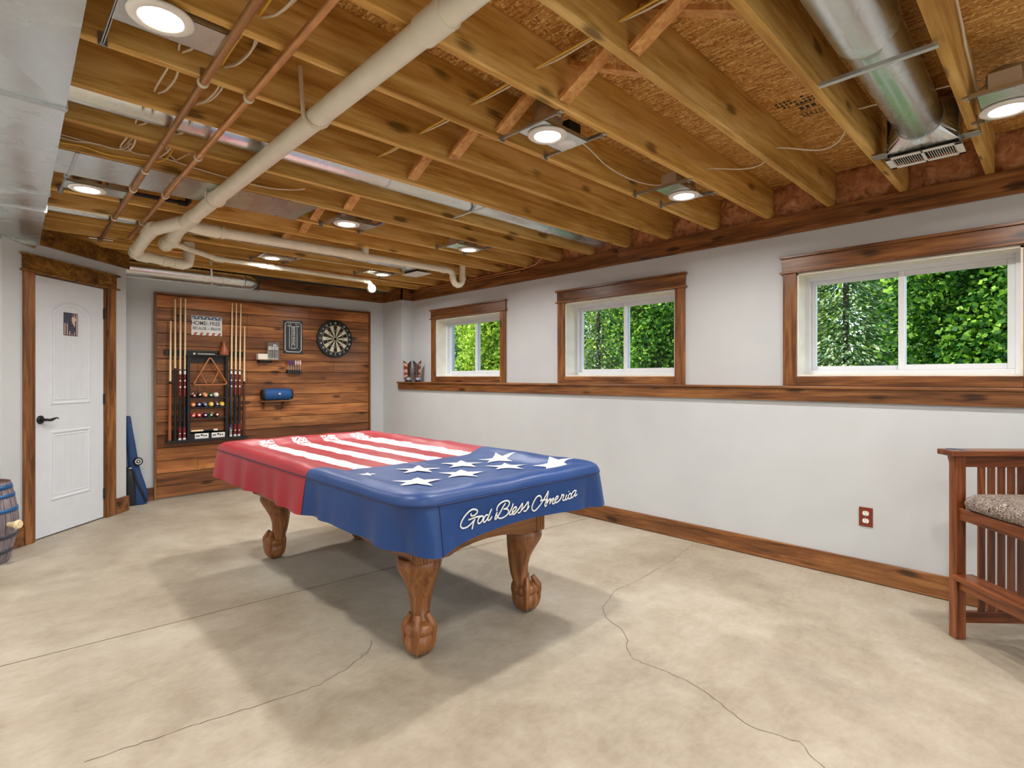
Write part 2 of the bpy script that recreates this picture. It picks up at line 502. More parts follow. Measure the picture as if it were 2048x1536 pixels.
# angled wall that carries the door, its short return to the back wall and the run to the left
S2 = math.sqrt(0.5)
DW = (0.19, 5.413)
def dw(s_, n_, z_): return (DW[0] + s_*S2 + n_*S2, DW[1] + s_*S2 - n_*S2, z_)      # s along, n into the room
def dwbox(mb, s0, s1, n0, n1, z0, z1, mat=0):
    vs = [dw(s0,n1,z0), dw(s1,n1,z0), dw(s1,n0,z0), dw(s0,n0,z0), dw(s0,n1,z1), dw(s1,n1,z1), dw(s1,n0,z1), dw(s0,n0,z1)]
    return mb.add(vs, [(0,3,2,1),(4,5,6,7),(0,1,5,4),(1,2,6,5),(2,3,7,6),(3,0,4,7)], mat)
aw = MB()
dwbox(aw, -0.156, 0.075, -0.12, 0, 0, ZJ)
dwbox(aw, 0.82, 1.062, -0.12, 0, 0, ZJ)
dwbox(aw, 0.075, 0.82, -0.12, 0, 2.06, ZJ)
c = dw(1.062, 0, 0)
aw.prism([(c[0], c[1], 0), (c[0], YB+.1, 0), (c[0]-.12, YB+.1, 0), (c[0]-.12, c[1]-.06, 0)][::-1], (0, 0, ZJ))
struct('wall_angled', aw, M['wall'])
e = dw(-0.156, 0, 0)
lw = MB()
lw.box((X0, e[1], 0), (-.45, e[1]+.12, ZJ)); lw.box((-.45, e[1], 0), (e[0], e[1]+.12, 2.24))
lw.box((X0-.1, Y0, 0), (X0, e[1]+.12, ZTOP))
struct('wall_left', lw, M['wall'])
# unseen front wall with two glazed openings, added to let in fill daylight
fw = MB()
FX = [(-3.1, -0.5, 0.03, 2.14), (0.3, 3.3, 0.03, 2.14)]
fw.box((X0, Y0-.15, 0), (FX[0][0], Y0, ZTOP)); fw.box((FX[0][1], Y0-.15, 0), (FX[1][0], Y0, ZTOP)); fw.box((FX[1][1], Y0-.15, 0), (XOUT, Y0, ZTOP))
for a, b, z0, z1 in FX:
    fw.box((a, Y0-.15, z1), (b, Y0, ZTOP)); fw.box((a, Y0-.15, 0), (b, Y0, z0))
struct('wall_front', fw, M['wall'])
for i, (a, b, z0, z1) in enumerate(FX):
    r = thing(['fill_door_1', 'fill_door_2'][i], ((a+b)/2, Y0-.08, z0), kind='structure')
    fr = MB(); t_ = 0.05
    fr.box((a, Y0-.12, z0), (a+t_, Y0-.04, z1)).box((b-t_, Y0-.12, z0), (b, Y0-.04, z1)).box((a, Y0-.12, z0), (b, Y0-.04, z0+t_)).box((a, Y0-.12, z1-t_), (b, Y0-.04, z1)).box(((a+b)/2-.03, Y0-.12, z0), ((a+b)/2+.03, Y0-.04, z1))
    obj('window_frame', fr, M['vinyl'], r)
    obj('pane', MB().box((a+t_, Y0-.082, z0+t_), (b-t_, Y0-.078, z1-t_)), M['glass'], r)
    light('daylight_portal', 'AREA', ((a+b)/2, Y0-.2, (z0+z1)/2), 1, rot=(PI/2, 0, PI), size=b-a, size_y=z1-z0, shape='RECTANGLE', portal=True)
struct('bounce_slab', MB().box((X0-6, Y0-14, -.2), (XOUT+6, Y0-.16, -.04)), plain('bounce_concrete', (190,184,172), .8))  # unseen slab, added to bounce daylight up onto the ceiling
for n, y0, y1 in WIN:
    light('daylight_portal', 'AREA', (XOUT+.02, (y0+y1)/2, (WZ0+WZ1)/2), 1, rot=(0, PI/2, 0), size=WZ1-WZ0, size_y=y1-y0, shape='RECTANGLE', portal=True)

# fascia boards under the joists
Z0F = 2.262
struct('trim_3', MB().box((XU-.02, 2.80, Z0F), (XU, YJOG, ZJ)), M['stainY'], 0.002)
struct('trim_4', MB().box((XU-.02, Y0, Z0F), (XU, 2.797, ZJ)), M['stainY'], 0.002)
struct('trim_5', MB().box((XL-.02, YJOG-.02, Z0F), (XL, YB-.02, ZJ)).box((XL-.02, YJOG-.02, Z0F), (XU-.02, YJOG, ZJ)), M['stainX'], 0.002)
struct('trim_6', MB().box((2.254, YB-.02, Z0F), (XL-.02, YB, ZJ)), M['stainX'], 0.002)
t7 = MB(); dwbox(t7, -0.156, 1.082, 0.0, 0.02, 2.272, ZJ+.005)
M['stainD'] = wood('stained_pine_angled', (70,38,12), (120,78,24), (158,112,40), 'X', 0.4, 1.0, 0.9, 0.4)
o7 = struct('trim_7', t7, M['stainD'], 0.002)
# ledge cap and its apron
lg = MB()
lg.box((XL-.033, Y0, 1.178), (XU, YJOG, 1.196)); lg.box((XL-.033, YJOG-.001, 1.178), (XL, 6.12, 1.196))
struct('trim_8', lg, M['stainY'], 0.003)
struct('trim_9', MB().box((XL-.02, Y0, 1.096), (XL, 6.10, 1.178)), M['stainY'], 0.002)
# baseboards
BBH = 0.132
struct('baseboard_right', MB().box((XL-.018, Y0, 0.004), (XL, YB-.05, BBH)), M['stainY'], 0.003)
struct('baseboard_back', MB().box((c[0], YB-.018, 0.002), (1.222, YB, BBH)).box((3.70, YB-.018, 0.002), (XL-.02, YB, BBH)), M['stainX'], 0.003)
ba = MB(); dwbox(ba, 0.912, 1.08, 0, 0.018, 0.002, BBH+.01); dwbox(ba, -0.156, -0.002, 0, 0.018, 0.002, BBH+.01)
struct('baseboard_angled', ba, M['stainX'], 0.003)
struct('baseboard_left', MB().box((X0, e[1]-.018, 0.002), (e[0], e[1], BBH)), M['stainX'], 0.003)

# windows
for n, y0, y1 in WIN:
    ym = (y0+y1)/2
    r = thing(n, (XU, ym, WZ0), kind='structure')
    cw = 0.088
    for a in (y0-cw, y1):
        obj('casing', MB().box((XU-.02, a, 1.197), (XU, a+cw, WZ1+.006)), M['stainZ'], r, 0.003)
    obj('casing', MB().box((XU-.02, y0, 1.197), (XU, y1, WZ0)), M['stainY'], r, 0.003)
    hd = MB().box((XU-.022, y0-cw-.004, WZ1+.018), (XU, y1+cw+.004, 2.088))
    obj('head_casing', hd, M['stainY'], r, 0.002)
    hc = MB().box((XU-.036, y0-cw-.018, 2.088), (XU, y1+cw+.018, 2.106)).box((XU-.034, y0-cw-.018, WZ1+.004), (XU, y1+cw+.018, WZ1+.018))
    obj('casing_cap', hc, M['stainY'], r, 0.002)
    XF = 4.205
    jb = MB()
    j = 0.012
    jb.box((XU-.004, y0-.001, WZ0-.001), (XF, y0+j, WZ1)).box((XU-.004, y1-j, WZ0), (XF, y1+.001, WZ1)).box((XU-.004, y0, WZ1-j), (XF, y1, WZ1+.001)).box((XU-.002, y0, WZ0-.001), (XF, y1, WZ0+j))
    obj('jamb', jb, M['jamb'], r)
    f = 0.028
    fr = MB()
    for X_a, X_b, g in ((XF, XF+.075, f),):
        fr.box((X_a, y0-.001, WZ0), (X_b, y0+j+g, WZ1)).box((X_a, y1-j-g, WZ0), (X_b, y1+.001, WZ1)).box((X_a, y0+j+g, WZ0-.001), (X_b, y1-j-g, WZ0+j+g)).box((X_a, y0+j+g, WZ1-j-g), (X_b, y1-j-g, WZ1+.001))
    obj('window_frame', fr, M['vinyl'], r, 0.003)
    a0, a1, b0, b1 = y0+j+f, y1-j-f, WZ0+j+f, WZ1-j-f
    for k, (ya, yb, xs) in enumerate(((a0, ym+.018, XF+.008), (ym-.018, a1, XF+.040))):
        s_ = 0.034 if k == 0 else 0.03
        sa = MB().box((xs, ya, b0), (xs+.026, ya+s_, b1)).box((xs, yb-s_, b0), (xs+.026, yb, b1)).box((xs, ya+s_, b0), (xs+.026, yb-s_, b0+s_)).box((xs, ya+s_, b1-s_), (xs+.026, yb-s_, b1))
        so = obj('sash', sa, M['vinyl'], r, 0.003)
        obj('pane', MB().box((xs+.011, ya+s_, b0+s_), (xs+.015, yb-s_, b1-s_)), M['glass'], so, local=False)

# door in the angled wall
dr = thing('door_1', dw(0.447, 0, 0), kind='structure')
slab = MB()
dwbox(slab, 0.102, 0.794, -0.045, -0.008, 0.012, 2.038)
def dwframe(mb, s0, s1, z0, z1, w, n0, n1, arch=0.0):
    N = 12
    outer = [(s0, z0), (s1, z0)] + [(s1 + (s0-s1)*i/N, z1 + arch*math.sin(PI*i/N)) for i in range(N+1)]
    cx_, cz_ = (s0+s1)/2, (z0+z1)/2
    inner = []
    for (a, b) in outer:
        ia = min(max(a, s0+w), s1-w); ib = b + w if b <= z0 + 1e-6 else b - w
        inner.append((ia, ib))
    n = len(outer); vs = [dw(a, n0, b) for a, b in outer] + [dw((a+p)/2, n1, (b+q)/2) for (a, b), (p, q) in zip(outer, inner)] + [dw(a, n0, b) for a, b in inner]
    fs = []
    for i in range(n):
        k = (i+1) % n
        fs += [(i, k, n+k, n+i), (n+i, n+k, 2*n+k, 2*n+i)]
    mb.add(vs, fs, 0, False)
for (z0, z1, ar) in ((1.03, 1.80, 0.075), (0.27, 0.83, 0.0)):
    dwframe(slab, 0.245, 0.65, z0, z1, 0.03, -0.008, -0.001, ar)
    dwframe(slab, 0.285, 0.61, z0+.04, z1-.035, 0.012, -0.008, -0.004, ar)
    for k in range(5):
        s_ = 0.31 + 0.055*k + 0.027
        h = z1 - 0.05 + ar * math.sin(PI * (s_-0.245)/0.405)
        dwbox(slab, s_-.002, s_+.002, -0.009, -0.0068, z0+.055, h)
dso = obj('door_slab', slab, M['door'], dr)
cs = MB(); dwbox(cs, 0.0, 0.088, 0, 0.022, 0.002, 2.05); obj('casing', cs, M['stainZ'], dr, 0.003)
cs = MB(); dwbox(cs, 0.812, 0.910, 0, 0.022, 0.002, 2.05); obj('casing', cs, M['stainZ'], dr, 0.003)
cs = MB(); dwbox(cs, 0.088, 0.100, -0.06, 0.004, 0.002, 2.055); dwbox(cs, 0.798, 0.812, -0.06, 0.004, 0.002, 2.055); dwbox(cs, 0.088, 0.812, -0.06, 0.004, 2.042, 2.056); obj('jamb', cs, M['stainZ'], dr)
cs = MB(); dwbox(cs, -0.004, 0.914, 0, 0.024, 2.062, 2.168); obj('head_casing', cs, M['stainD'], dr, 0.002)
cs = MB(); dwbox(cs, -0.02, 0.946, 0, 0.036, 2.168, 2.182); dwbox(cs, -0.02, 0.946, 0, 0.034, 2.048, 2.062); obj('casing_cap', cs, M['stainD'], dr, 0.002)
for z in (0.22, 1.06, 1.82):
    h = MB(); dwbox(h, 0.790, 0.800, -0.012, 0.002, z-.045, z+.045); h.cyl(dw(0.797, 0.0, z-.048), dw(0.797, 0.0, z+.048), 0.006, 10)
    obj('hinge', h, M['matblack'], dr)
hd = MB()
q = dw(0.160, -0.008, 0.925)
N3 = Vector((S2, -S2, 0)); T3 = Vector((S2, S2, 0))
qq = Vector(q)
hd.tube([qq, qq+N3*.006, qq+N3*.012], [0.033, 0.033, 0.024], 28)
hd.tube([qq+N3*.010, qq+N3*.045], 0.011, 14)
pts = [qq+N3*.045+T3*a+Vector((0,0,b)) for a, b in ((-.008,0),(.01,0),(.03,-.004),(.05,-.004),(.07,.002),(.09,.008),(.105,.007),(.115,.002))]
hd.tube(pts, [.009,.011,.010,.012,.010,.006,.005,.004], 12)
obj('door_handle', hd, M['black'], dso)

# ------------------------------------------------------------------ joists, bridging, insulation
JY = [0.28 + 0.4015*k for k in range(16)]
ORD = ['nearest the camera', 'second', 'third', 'fourth', 'fifth', 'sixth', 'seventh', 'eighth', 'ninth', 'tenth', 'eleventh', 'twelfth', 'thirteenth', 'fourteenth', 'fifteenth', 'last, beside the back wall']
def jlab(k):
    if k == 0: return 'bare wooden ceiling joist nearest the camera, at the upper right'
    if k == 15: return 'bare wooden ceiling joist closest to the back wall'
    return 'bare wooden ceiling joist, %s counting back from the upper right corner' % ORD[k]
for k, y in enumerate(JY):
    o = obj('ceiling_joist', MB().box((X0, y, ZJ), (4.25, y+.038, ZTOP-.0005)), M['joist'], bevel=0.0025)
    tag(o, jlab(k), 'joist', 'exposed ceiling joists')
BRX = {1: 1.66, 2: 1.745, 3: 1.755, 4: 1.78, 5: 1.79, 7: 1.795, 8: 1.735, 9: 1.82, 10: 1.83}
for k, xb in BRX.items():
    ya, yb = JY[k]+.038, JY[k+1]
    for j, (xa, za, zb) in enumerate(((xb, ZTOP-.035, ZJ+.022), (xb+.066, ZJ+.022, ZTOP-.035))):
        if k in (3, 8, 12): xa = xb - .18 if k == 3 and j else xa
        if k in (3, 8) and j: continue
        m = MB().beam((xa, ya+.003, za), (xa, yb-.003, zb), 0.062, 0.019, up=(0,0,1))
        o = obj('joist_bridging', m, M['bridge'], bevel=0.001)
        tag(o, 'diagonal wooden strut between joists %s and %s from the right, %s end low' % (ORD[k], ORD[k+1].split(',')[0], 'far' if j == 0 else 'near'), 'strut', 'cross bridging between the joists')
def batt(y0, y1, k):
    def fn(u, v):
        y = y0 + (y1-y0)*u; z = ZJ + .002 + (ZTOP-ZJ-.004)*v
        b = 0.028*math.sin(PI*u)**0.5*math.sin(PI*min(1, v*1.0))**0.5 if 0 < u < 1 and 0 < v < 1 else 0
        b += 0.008*math.sin(17*u+k*3)*math.sin(11*v+k)
        return (4.11 - b, y, z)
    m = MB().grid(fn, 24, 16)
    m.f = [f[::-1] for f in m.f]
    m.box((4.125, y0, ZJ+.002), (4.24, y1, ZTOP-.002))
    return m
for k in range(-1, 15):
    a = JY[k]+.038 if k >= 0 else JY[0]-.36
    b = JY[k+1] - .001 if k >= 0 else JY[0] - .001
    o = obj('insulation_batt', batt(a+.001, b, k+1), M['insul'])
    tag(o, ('pinkish brown insulation batt above the wall, right of the nearest joist' if k < 0 else 'pinkish brown insulation batt between joists %s and %s from the right' % ('first' if k == 0 else ORD[k], 'last' if k == 14 else ORD[k+1])), 'insulation', 'insulation batts over the right wall')
# ink stamp on the subfloor
st = MB()
for (x, y, w, h) in [(2.62,.90,.004,.09),(2.635,.90,.004,.09),(2.66,.91,.03,.02),(2.66,.94,.03,.015),(2.66,.965,.03,.02),(2.70,.90,.003,.09)]:
    st.box((x+.32, y-.03, ZTOP-.0015), (x+.32+w, y-.03+h, ZTOP-.0006))
for r_ in range(3):
    for k in range(9):
        if random.random() < .8: st.box((2.86+.03*r_+random.uniform(0,.005), .86+.02*k, ZTOP-.0015), (2.86+.03*r_+.018, .86+.02*k+.012, ZTOP-.0006))
        st.box((3.06+.02*r_, .80+.02*k, ZTOP-.0015), (3.06+.02*r_+.009, .80+.02*k+random.choice((.008,.014)), ZTOP-.0006))
struct('trim_10', st, M['ink'])

# ------------------------------------------------------------------ recessed lamps on bar hangers
def bay(y):
    for k in range(15):
        if JY[k] < y < JY[k+1]: return JY[k]+.038, JY[k+1]
    return JY[0]-.3635, JY[0]
def make_lamp(x, y, label, cover=False, flip=1):
    zb = 2.378
    r = thing('recessed_lamp', (x, y, zb), label, 'ceiling lamp', 'recessed ceiling lamps between the joists')
    ya, yb = bay(y)
    obj('trim_ring', MB().lathe([(0.060, 0.004), (0.064, -0.001), (0.086, 0.0), (0.092, 0.004), (0.092, 0.009), (0.07, 0.012)], (x, y, zb), seg=40), M['trimring'], r)
    obj('lens', MB().lathe([(0.0, 0.003), (0.061, 0.003)], (x, y, zb), seg=32), M['lens'], r)
    obj('can', MB().lathe([(0.068, 0.012), (0.070, 0.02), (0.070, 0.165), (0.0, 0.165)], (x, y, zb), seg=28), M['galv_dull'], r)
    p = MB()
    x0, x1 = x - .11*flip, x + .20*flip
    yc = min(max(y, ya+.10), yb-.10)
    p.box((x0, yc-.082, zb+.012), (x1, yc+.082, zb+.0135)).box((x0, yc-.082, zb+.012), (x1, yc-.080, zb+.03)).box((x0, yc+.080, zb+.012), (x1, yc+.082, zb+.03))
    obj('mounting_plate', p, M['galv'], r)
    for xx in (x0, x1):
        h = MB().box((xx-.005, ya+.001, zb+.014), (xx+.005, yb-.001, zb+.022)).box((xx-.0015, ya+.001, zb+.014), (xx+.0015, yb-.001, zb+.032))
        for yy, sg in ((ya+.001, 1), (yb-.001, -1)):
            h.box((xx-.014, yy, zb+.004), (xx+.014, yy+sg*.004, zb+.05)).box((xx-.012, yy-sg*.018, zb+.016), (xx+.012, yy+sg*.004, zb+.0185))
        obj('bar_hanger', h, M['steel'], r)
    jb = MB().box((x+.095*flip, yc-.05, zb+.0135), (x+.185*flip, yc+.05, zb+.10))
    jbo = obj('junction_box', jb, M['galv_dull'] if not cover else M['matblack'], r, 0.003)
    if cover:
        obj('cover_plate', MB().lathe([(0.0, -.004), (0.044, -.004), (0.048, 0.002), (0.048, 0.008)], (x+.15*flip, yc+.01, zb+.012), seg=28), M['white'], jbo)
    light('lamp_or_fill_light', 'AREA', (0, 0, -0.004), LAMP_W, LAMP_C, size=0.12, shape='DISK', parent=r, spread=2.8)
    return r
LAMPS = [(.393,1.985,'large lit recessed lamp at the upper left next to the big metal duct',1,0),
 (.434,4.105,'lit recessed lamp just behind the sheet metal panel, beside the big rectangular duct',1,0),
 (1.878,1.69,'lit recessed lamp with a small round white cover plate beside it',1,1),
 (3.111,1.66,'lit recessed lamp near the top of the right wall, above the middle window',-1,0),
 (1.903,3.70,'lit recessed lamp just right of where the sheet metal panel ends',1,0),
 (3.062,3.69,'lit recessed lamp just in front of the curved drain trap',-1,0),
 (1.94,5.25,'lit recessed lamp behind the long cream pipe, over the left part of the plank wall',1,0),
 (3.119,5.25,'small far lit recessed lamp nearest the back right corner',-1,0),
 (3.078,.171,'lit recessed lamp cut off by the right edge of the photo',-1,0)]
for (x, y, lb, fl, cv) in LAMPS: make_lamp(x, y, lb, bool(cv), fl)
for (x, y) in [(1.9,.17),(.4,.0),(-1.1,.2),(-1.1,2.2),(-1.1,4.0),(-2.6,1.2),(-2.6,3.4),(.4,-1.8),(1.9,-1.8),(3.1,-1.6),(-1.5,-1.8)]:
    light('lamp_or_fill_light', 'AREA', (x, y, 2.37), LAMP_W, LAMP_C, size=0.12, shape='DISK', spread=2.8)  # unseen lights without fixtures, added to brighten the room

# ------------------------------------------------------------------ ducts
def rings_on(r, ap, R, xs, w=0.006):
    for x in xs: obj('joint_ring', MB().cyl((x-w, ap[1], ap[2]), (x+w, ap[1], ap[2]), R+.0025, 36), M['galv_dull'], r)
# rectangular trunk duct
def edgeX(y): return .193 + .0266*(y-1.86)
tr = thing('rectangular_duct', (0, 1.0, 2.26), 'wide rectangular sheet metal trunk duct running along the left edge', 'duct')
YS = [-3.3, -2.1, -.9, .3, 1.45, 2.62, 3.93, 4.33, 5.29]
tb = MB()
for a, b in zip(YS[:-1], YS[1:]):
    xa0, xa1, xb0, xb1 = -.42, edgeX(a), -.42, edgeX(b)
    z0, z1 = 2.262, 2.395
    mx, my = (xa0+(xa1+xb1)/2)/2, (a+b)/2
    vs = [(xa0,a,z0),(xa1,a,z0),(xb1,b,z0),(xb0,b,z0),(mx,my,z0-.012),(xa0,a,z1),(xa1,a,z1),(xb1,b,z1),(xb0,b,z1)]
    tb.add(vs, [(1,0,4),(2,1,4),(3,2,4),(0,3,4),(1,2,7,6),(3,0,5,8),(5,6,7,8),(0,1,6,5),(2,3,8,7)], 0)
obj('duct_body', tb, M['galv'], tr)
for y in YS[1:-1]:
    sm = MB(); sm.box((-.425, y-.012, 2.254), (edgeX(y)+.004, y+.012, 2.2615)); sm.box((edgeX(y)-.0005, y-.012, 2.258), (edgeX(y)+.006, y+.012, 2.40))
    obj('seam_flange', sm, M['galv_dull'], tr)
tab = MB().prism([(.088, 5.29, 2.262), (edgeX(5.29), 5.29, 2.262), (edgeX(5.5), 5.496, 2.262), (.088, 5.303, 2.262)], (0, 0, .13)); tab.prism([(.275, 5.485, 2.262), (.10, 5.31, 2.262), (.262, 5.472, 2.232)], (.002, -.002, 0))
obj('end_flap', tab, M['galv'], tr)

def round_duct(name, x0, x1, y, z, R, joints, label, endcap=None, mat='galv'):
    r = thing('round_duct', ((x0+x1)/2, y, z), label, 'duct')
    m = MB(); m.cyl((x0, y, z), (x1, y, z), R, 40)
    obj('duct_body', m, M[mat], r)
    rings_on(r, (0, y, z), R, joints)
    return r
# big round duct at the upper right with its boot and register
bd = round_duct('big', -3.4, 3.22, .492, 2.495, .097, [1.2, 3.20], 'large round galvanised duct at the upper right ending in a register boot')
obj('duct_sleeve', MB().cyl((.3, .492, 2.487), (2.22, .492, 2.487), .104, 40), M['galv'], bd)
def boot(r, xc, y, z, R, X1, X2, Ya, Yb, zf):
    b = MB(); N = 40
    ring = [(xc, y + R*math.sin(2*PI*k/N), z + R*math.cos(2*PI*k/N)) for k in range(N)]
    zt = z + R*.95
    rect = []
    for k in range(N):
        t = 2*PI*k/N; sy, cz = math.sin(t), math.cos(t); m_ = max(abs(sy), abs(cz))
        fy, fz = sy/m_, cz/m_
        yy = (Ya+Yb)/2 + fy*(Yb-Ya)/2; zz = (zt+zf+.016)/2 + fz*(zt-zf-.016)/2
        rect.append((X1 + .05*(zz-zf)/(zt-zf)*1.0, yy, zz))
    b.add(ring+rect, [(k, (k+1)%N, N+(k+1)%N, N+k) for k in range(N)], 0)
    b.f = [f[::-1] for f in b.f]
    b.box((X1+.012, Ya, zf+.012), (X2, Ya+.002, zt)).box((X1+.012, Yb-.002, zf+.012), (X2, Yb, zt)).box((X2-.002, Ya, zf+.012), (X2, Yb, zt)).box((X1+.05, Ya, zt-.002), (X2, Yb, zt))
    obj('register_boot', b, M['galv'], r)
boot(bd, 3.20, .492, 2.495, .099, 3.268, 3.43, .35, .636, 2.362)
rg = thing('air_register', (3.35, .49, 2.36), 'white slotted air register under the large round duct at the upper right', 'air register')
gm = MB()
gx0, gx1, gy0, gy1, gz = 3.268, 3.444, .340, .645, 2.356
gm.box((gx0, gy0, gz), (gx0+.022, gy1, gz+.006)).box((gx1-.022, gy0, gz), (gx1, gy1, gz+.006)).box((gx0, gy0, gz), (gx1, gy0+.028, gz+.006)).box((gx0, gy1-.028, gz), (gx1, gy1, gz+.006)).box((gx0, .487, gz), (gx1, .498, gz+.006))
rgo = obj('register_frame', gm, M['white'], rg, 0.001)
gs = MB()
for k in range(27):
    yy = gy0+.033 + k*.0093
    if abs(yy-.4925) < .008: continue
    gs.beam((gx0+.02, yy, gz+.008), (gx1-.02, yy, gz+.008), .0016, .008, up=(0, .6, 1))
obj('louvre_blades', gs, M['offwhite'], rgo)
for (a, b) in ((.275, .35), (.636, .70)):
    obj('mounting_ear', MB().box((3.262, a, 2.388), (3.335, b, 2.3905)).box((3.262, (b if a < .3 else a)-.001, 2.3905), (3.335, (b if a < .3 else a)+.001, 2.41)), M['galv'], rg, 0.0008)
obj('duct_strap', MB().box((2.293, .300, 2.3725), (2.315, .665, 2.3765)).box((2.293, .300, 2.3765), (2.297, .665, 2.387)), M['galv_dull'], bd)

ld = round_duct('long', -3.4, 3.93, 2.905, 2.492, .078, [.76, 1.75, 2.42, 3.2], 'long round metal duct running between two joists across the middle of the ceiling')
obj('duct_strap', MB().box((2.41, 2.73, 2.404), (2.43, 3.088, 2.408)), M['galv_dull'], ld)
d3 = round_duct('third', -3.4, 3.18, 4.90, 2.482, .076, [.5, .86, 1.4, 2.1], 'round metal duct partly hidden behind the long cream pipe')
boot(d3, 3.17, 4.90, 2.482, .078, 3.25, 3.42, 4.77, 5.04, 2.375)
rg2 = thing('air_register', (3.33, 4.90, 2.37), 'white air register beyond the cream pipe near its curved trap', 'air register')
g2 = MB().box((3.24, 4.76, 2.366), (3.43, 5.05, 2.372)); obj('register_frame', g2, M['white'], rg2, 0.001)
# sheet metal nailed under one joist bay
ps = thing('sheet_metal_panel', (.9, 3.7, 2.398), 'flat shiny sheet metal panel nailed across one joist bay, left half of the ceiling', 'sheet metal')
def sheet(u, v):
    x = -3.3 + (1.60+3.3)*u; y = 3.512 + .405*v
    if u > .985: x = 1.605 - .012*abs(math.sin(PI*v))
    return (x, y, 2.3975 - .0025*math.sin(u*60)*math.sin(PI*v))
m = MB().grid(sheet, 160, 6); m.f = [f[::-1] for f in m.f]
obj('sheet', m, M['galv'], ps)
obj('sheet_seam', MB().box((.325, 3.505, 2.391), (.340, 3.92, 2.3965)), M['galv_dull'], ps)
# duct on top of the back wall
bk = thing('round_duct', (1.6, 6.41, 2.335), 'round metal duct lying along the top of the back wall, left of the fascia board', 'duct')
m = MB().cyl((.955, 6.412, 2.332), (2.05, 6.412, 2.332), .086, 36)
m.tube([(2.05, 6.412, 2.332), (2.10, 6.417, 2.332), (2.14, 6.44, 2.334), (2.165, 6.48, 2.338), (2.17, 6.54, 2.345)], [.086,.087,.084,.08,.076], 36)
obj('duct_body', m, M['galv'], bk)
rings_on(bk, (0, 6.412, 2.332), .086, [1.83, 2.045])
stp = MB().tube([(1.70, 6.30, 2.47), (1.71, 6.318, 2.36), (1.72, 6.345, 2.276), (1.735, 6.39, 2.245)], .011, 8, flat=((0,.8,.6), .12)); obj('duct_strap', stp, M['galv_dull'], bk)
obj('tray', MB().box((.95, 6.485, 2.2452), (2.25, 6.53, 2.262)), M['galv'], bk)

# ------------------------------------------------------------------ drain pipes
dp = thing('drain_piping', (1.0, 3.0, 2.355), 'cream plastic drain piping, thick run with its fittings and side branches under the joists', 'drain pipe')
MX = lambda y: 0.998 + .007*(y-1.5)
obj('main_pipe', MB().cyl((MX(-3.3), -3.3, 2.354), (MX(4.3), 4.3, 2.354), .0425, 32), M['pvc'], dp)
for y, L, R in ((1.36, .13, .0495), (3.64, .05, .048), (4.22, .12, .049)):
    obj('coupling', MB().tube([(MX(y), y-L/2, 2.354), (MX(y), y+L/2, 2.354)], R, 32), M['pvc'], dp)
wy = MB()
wy.tube([(MX(4.25), 4.25, 2.354), (MX(4.55), 4.60, 2.350), (1.045, 4.86, 2.346)], .048, 28)
wy.tube([(1.0, 4.35, 2.352), (.90, 4.56, 2.335), (.868, 4.66, 2.330)], .046, 28)
wy.tube([(1.046, 4.86, 2.346), (1.048, 4.90, 2.346)], .053, 28)
wy.tube([(1.05, 5.0, 2.346), (1.052, 5.08, 2.345)], .051, 28)
wy.tube([(1.052, 5.10, 2.345), (1.055, 5.17, 2.345)], .056, 28)
wy.tube([(1.046, 4.88, 2.346), (1.053, 5.12, 2.345)], .046, 28)
obj('wye_fitting', wy, M['pvc'], dp)
el = MB()
el.tube([(.868, 4.60, 2.332), (.862, 4.68, 2.326), (.858, 4.76, 2.316)], .049, 28)
el.tube([(.860, 4.70, 2.322), (.856, 5.20, 2.262)], .0425, 28)
el.tube([(.856, 5.14, 2.268), (.858, 5.235, 2.256), (.895, 5.285, 2.25), (.96, 5.31, 2.248)], .0475, 28)
el.tube([(.93, 5.30, 2.249), (1.17, 5.385, 2.243)], .041, 28)
el.tube([(1.06, 5.345, 2.246), (1.10, 5.36, 2.245)], .047, 28)
el.tube([(1.15, 5.378, 2.2435), (1.235, 5.41, 2.243), (1.275, 5.43, 2.262), (1.29, 5.437, 2.32), (1.29, 5.437, 2.45)], .046, 28)
obj('elbow_branch', el, M['pvc'], dp)
br = MB()
br.tube([(1.02, 4.40, 2.35), (1.14, 4.435, 2.345), (1.25, 4.44, 2.344)], .046, 28)
br.tube([(1.2, 4.44, 2.344), (2.36, 4.40, 2.342)], .0385, 28)
for x in (1.235, 1.275): br.tube([(x-.012, 4.44, 2.344), (x+.012, 4.44, 2.344)], .047, 28)
br.tube([(2.27, 4.403, 2.342), (2.40, 4.40, 2.342)], .0445, 28)
br.tube([(2.38, 4.40, 2.342), (3.34, 4.36, 2.336)], .030, 24)
br.tube([(2.40, 4.40, 2.342), (2.46, 4.398, 2.342)], .036, 24)
br.tube([(2.44, 4.40, 2.342), (2.44, 4.40, 2.42)], .034, 24)
obj('long_branch', br, M['pvc'], dp)
tp = MB()
zt = 2.336
pts = [(3.29, 4.362, zt), (3.35, 4.36, zt)] + [(3.35+.055*math.sin(a), 4.36, zt-.055+.055*math.cos(a)) for a in (.5, 1.0, PI/2)]
pts += [(3.405+.062-.062*math.cos(a), 4.358, zt-.075-.062*math.sin(a)) for a in (0, .5, 1.0, 1.57, 2.1, 2.64, PI)] + [(3.529, 4.356, zt+.15)]
tp.tube(pts, .030, 24)
tp.tube([(3.27, 4.362, zt), (3.31, 4.361, zt)], .036, 24); tp.tube([(3.405, 4.36, zt-.05), (3.405, 4.359, zt-.075)], .034, 24); tp.tube([(3.529, 4.357, zt-.075), (3.529, 4.357, zt-.045)], .035, 24)
obj('curved_trap', tp, M['pvc'], dp)
th = MB()
th.tube([(1.05, 5.03, 2.34), (1.10, 5.06, 2.34)], .036, 20)
th.tube([(1.08, 5.05, 2.34), (1.49, 5.41, 2.34)], .0235, 20)
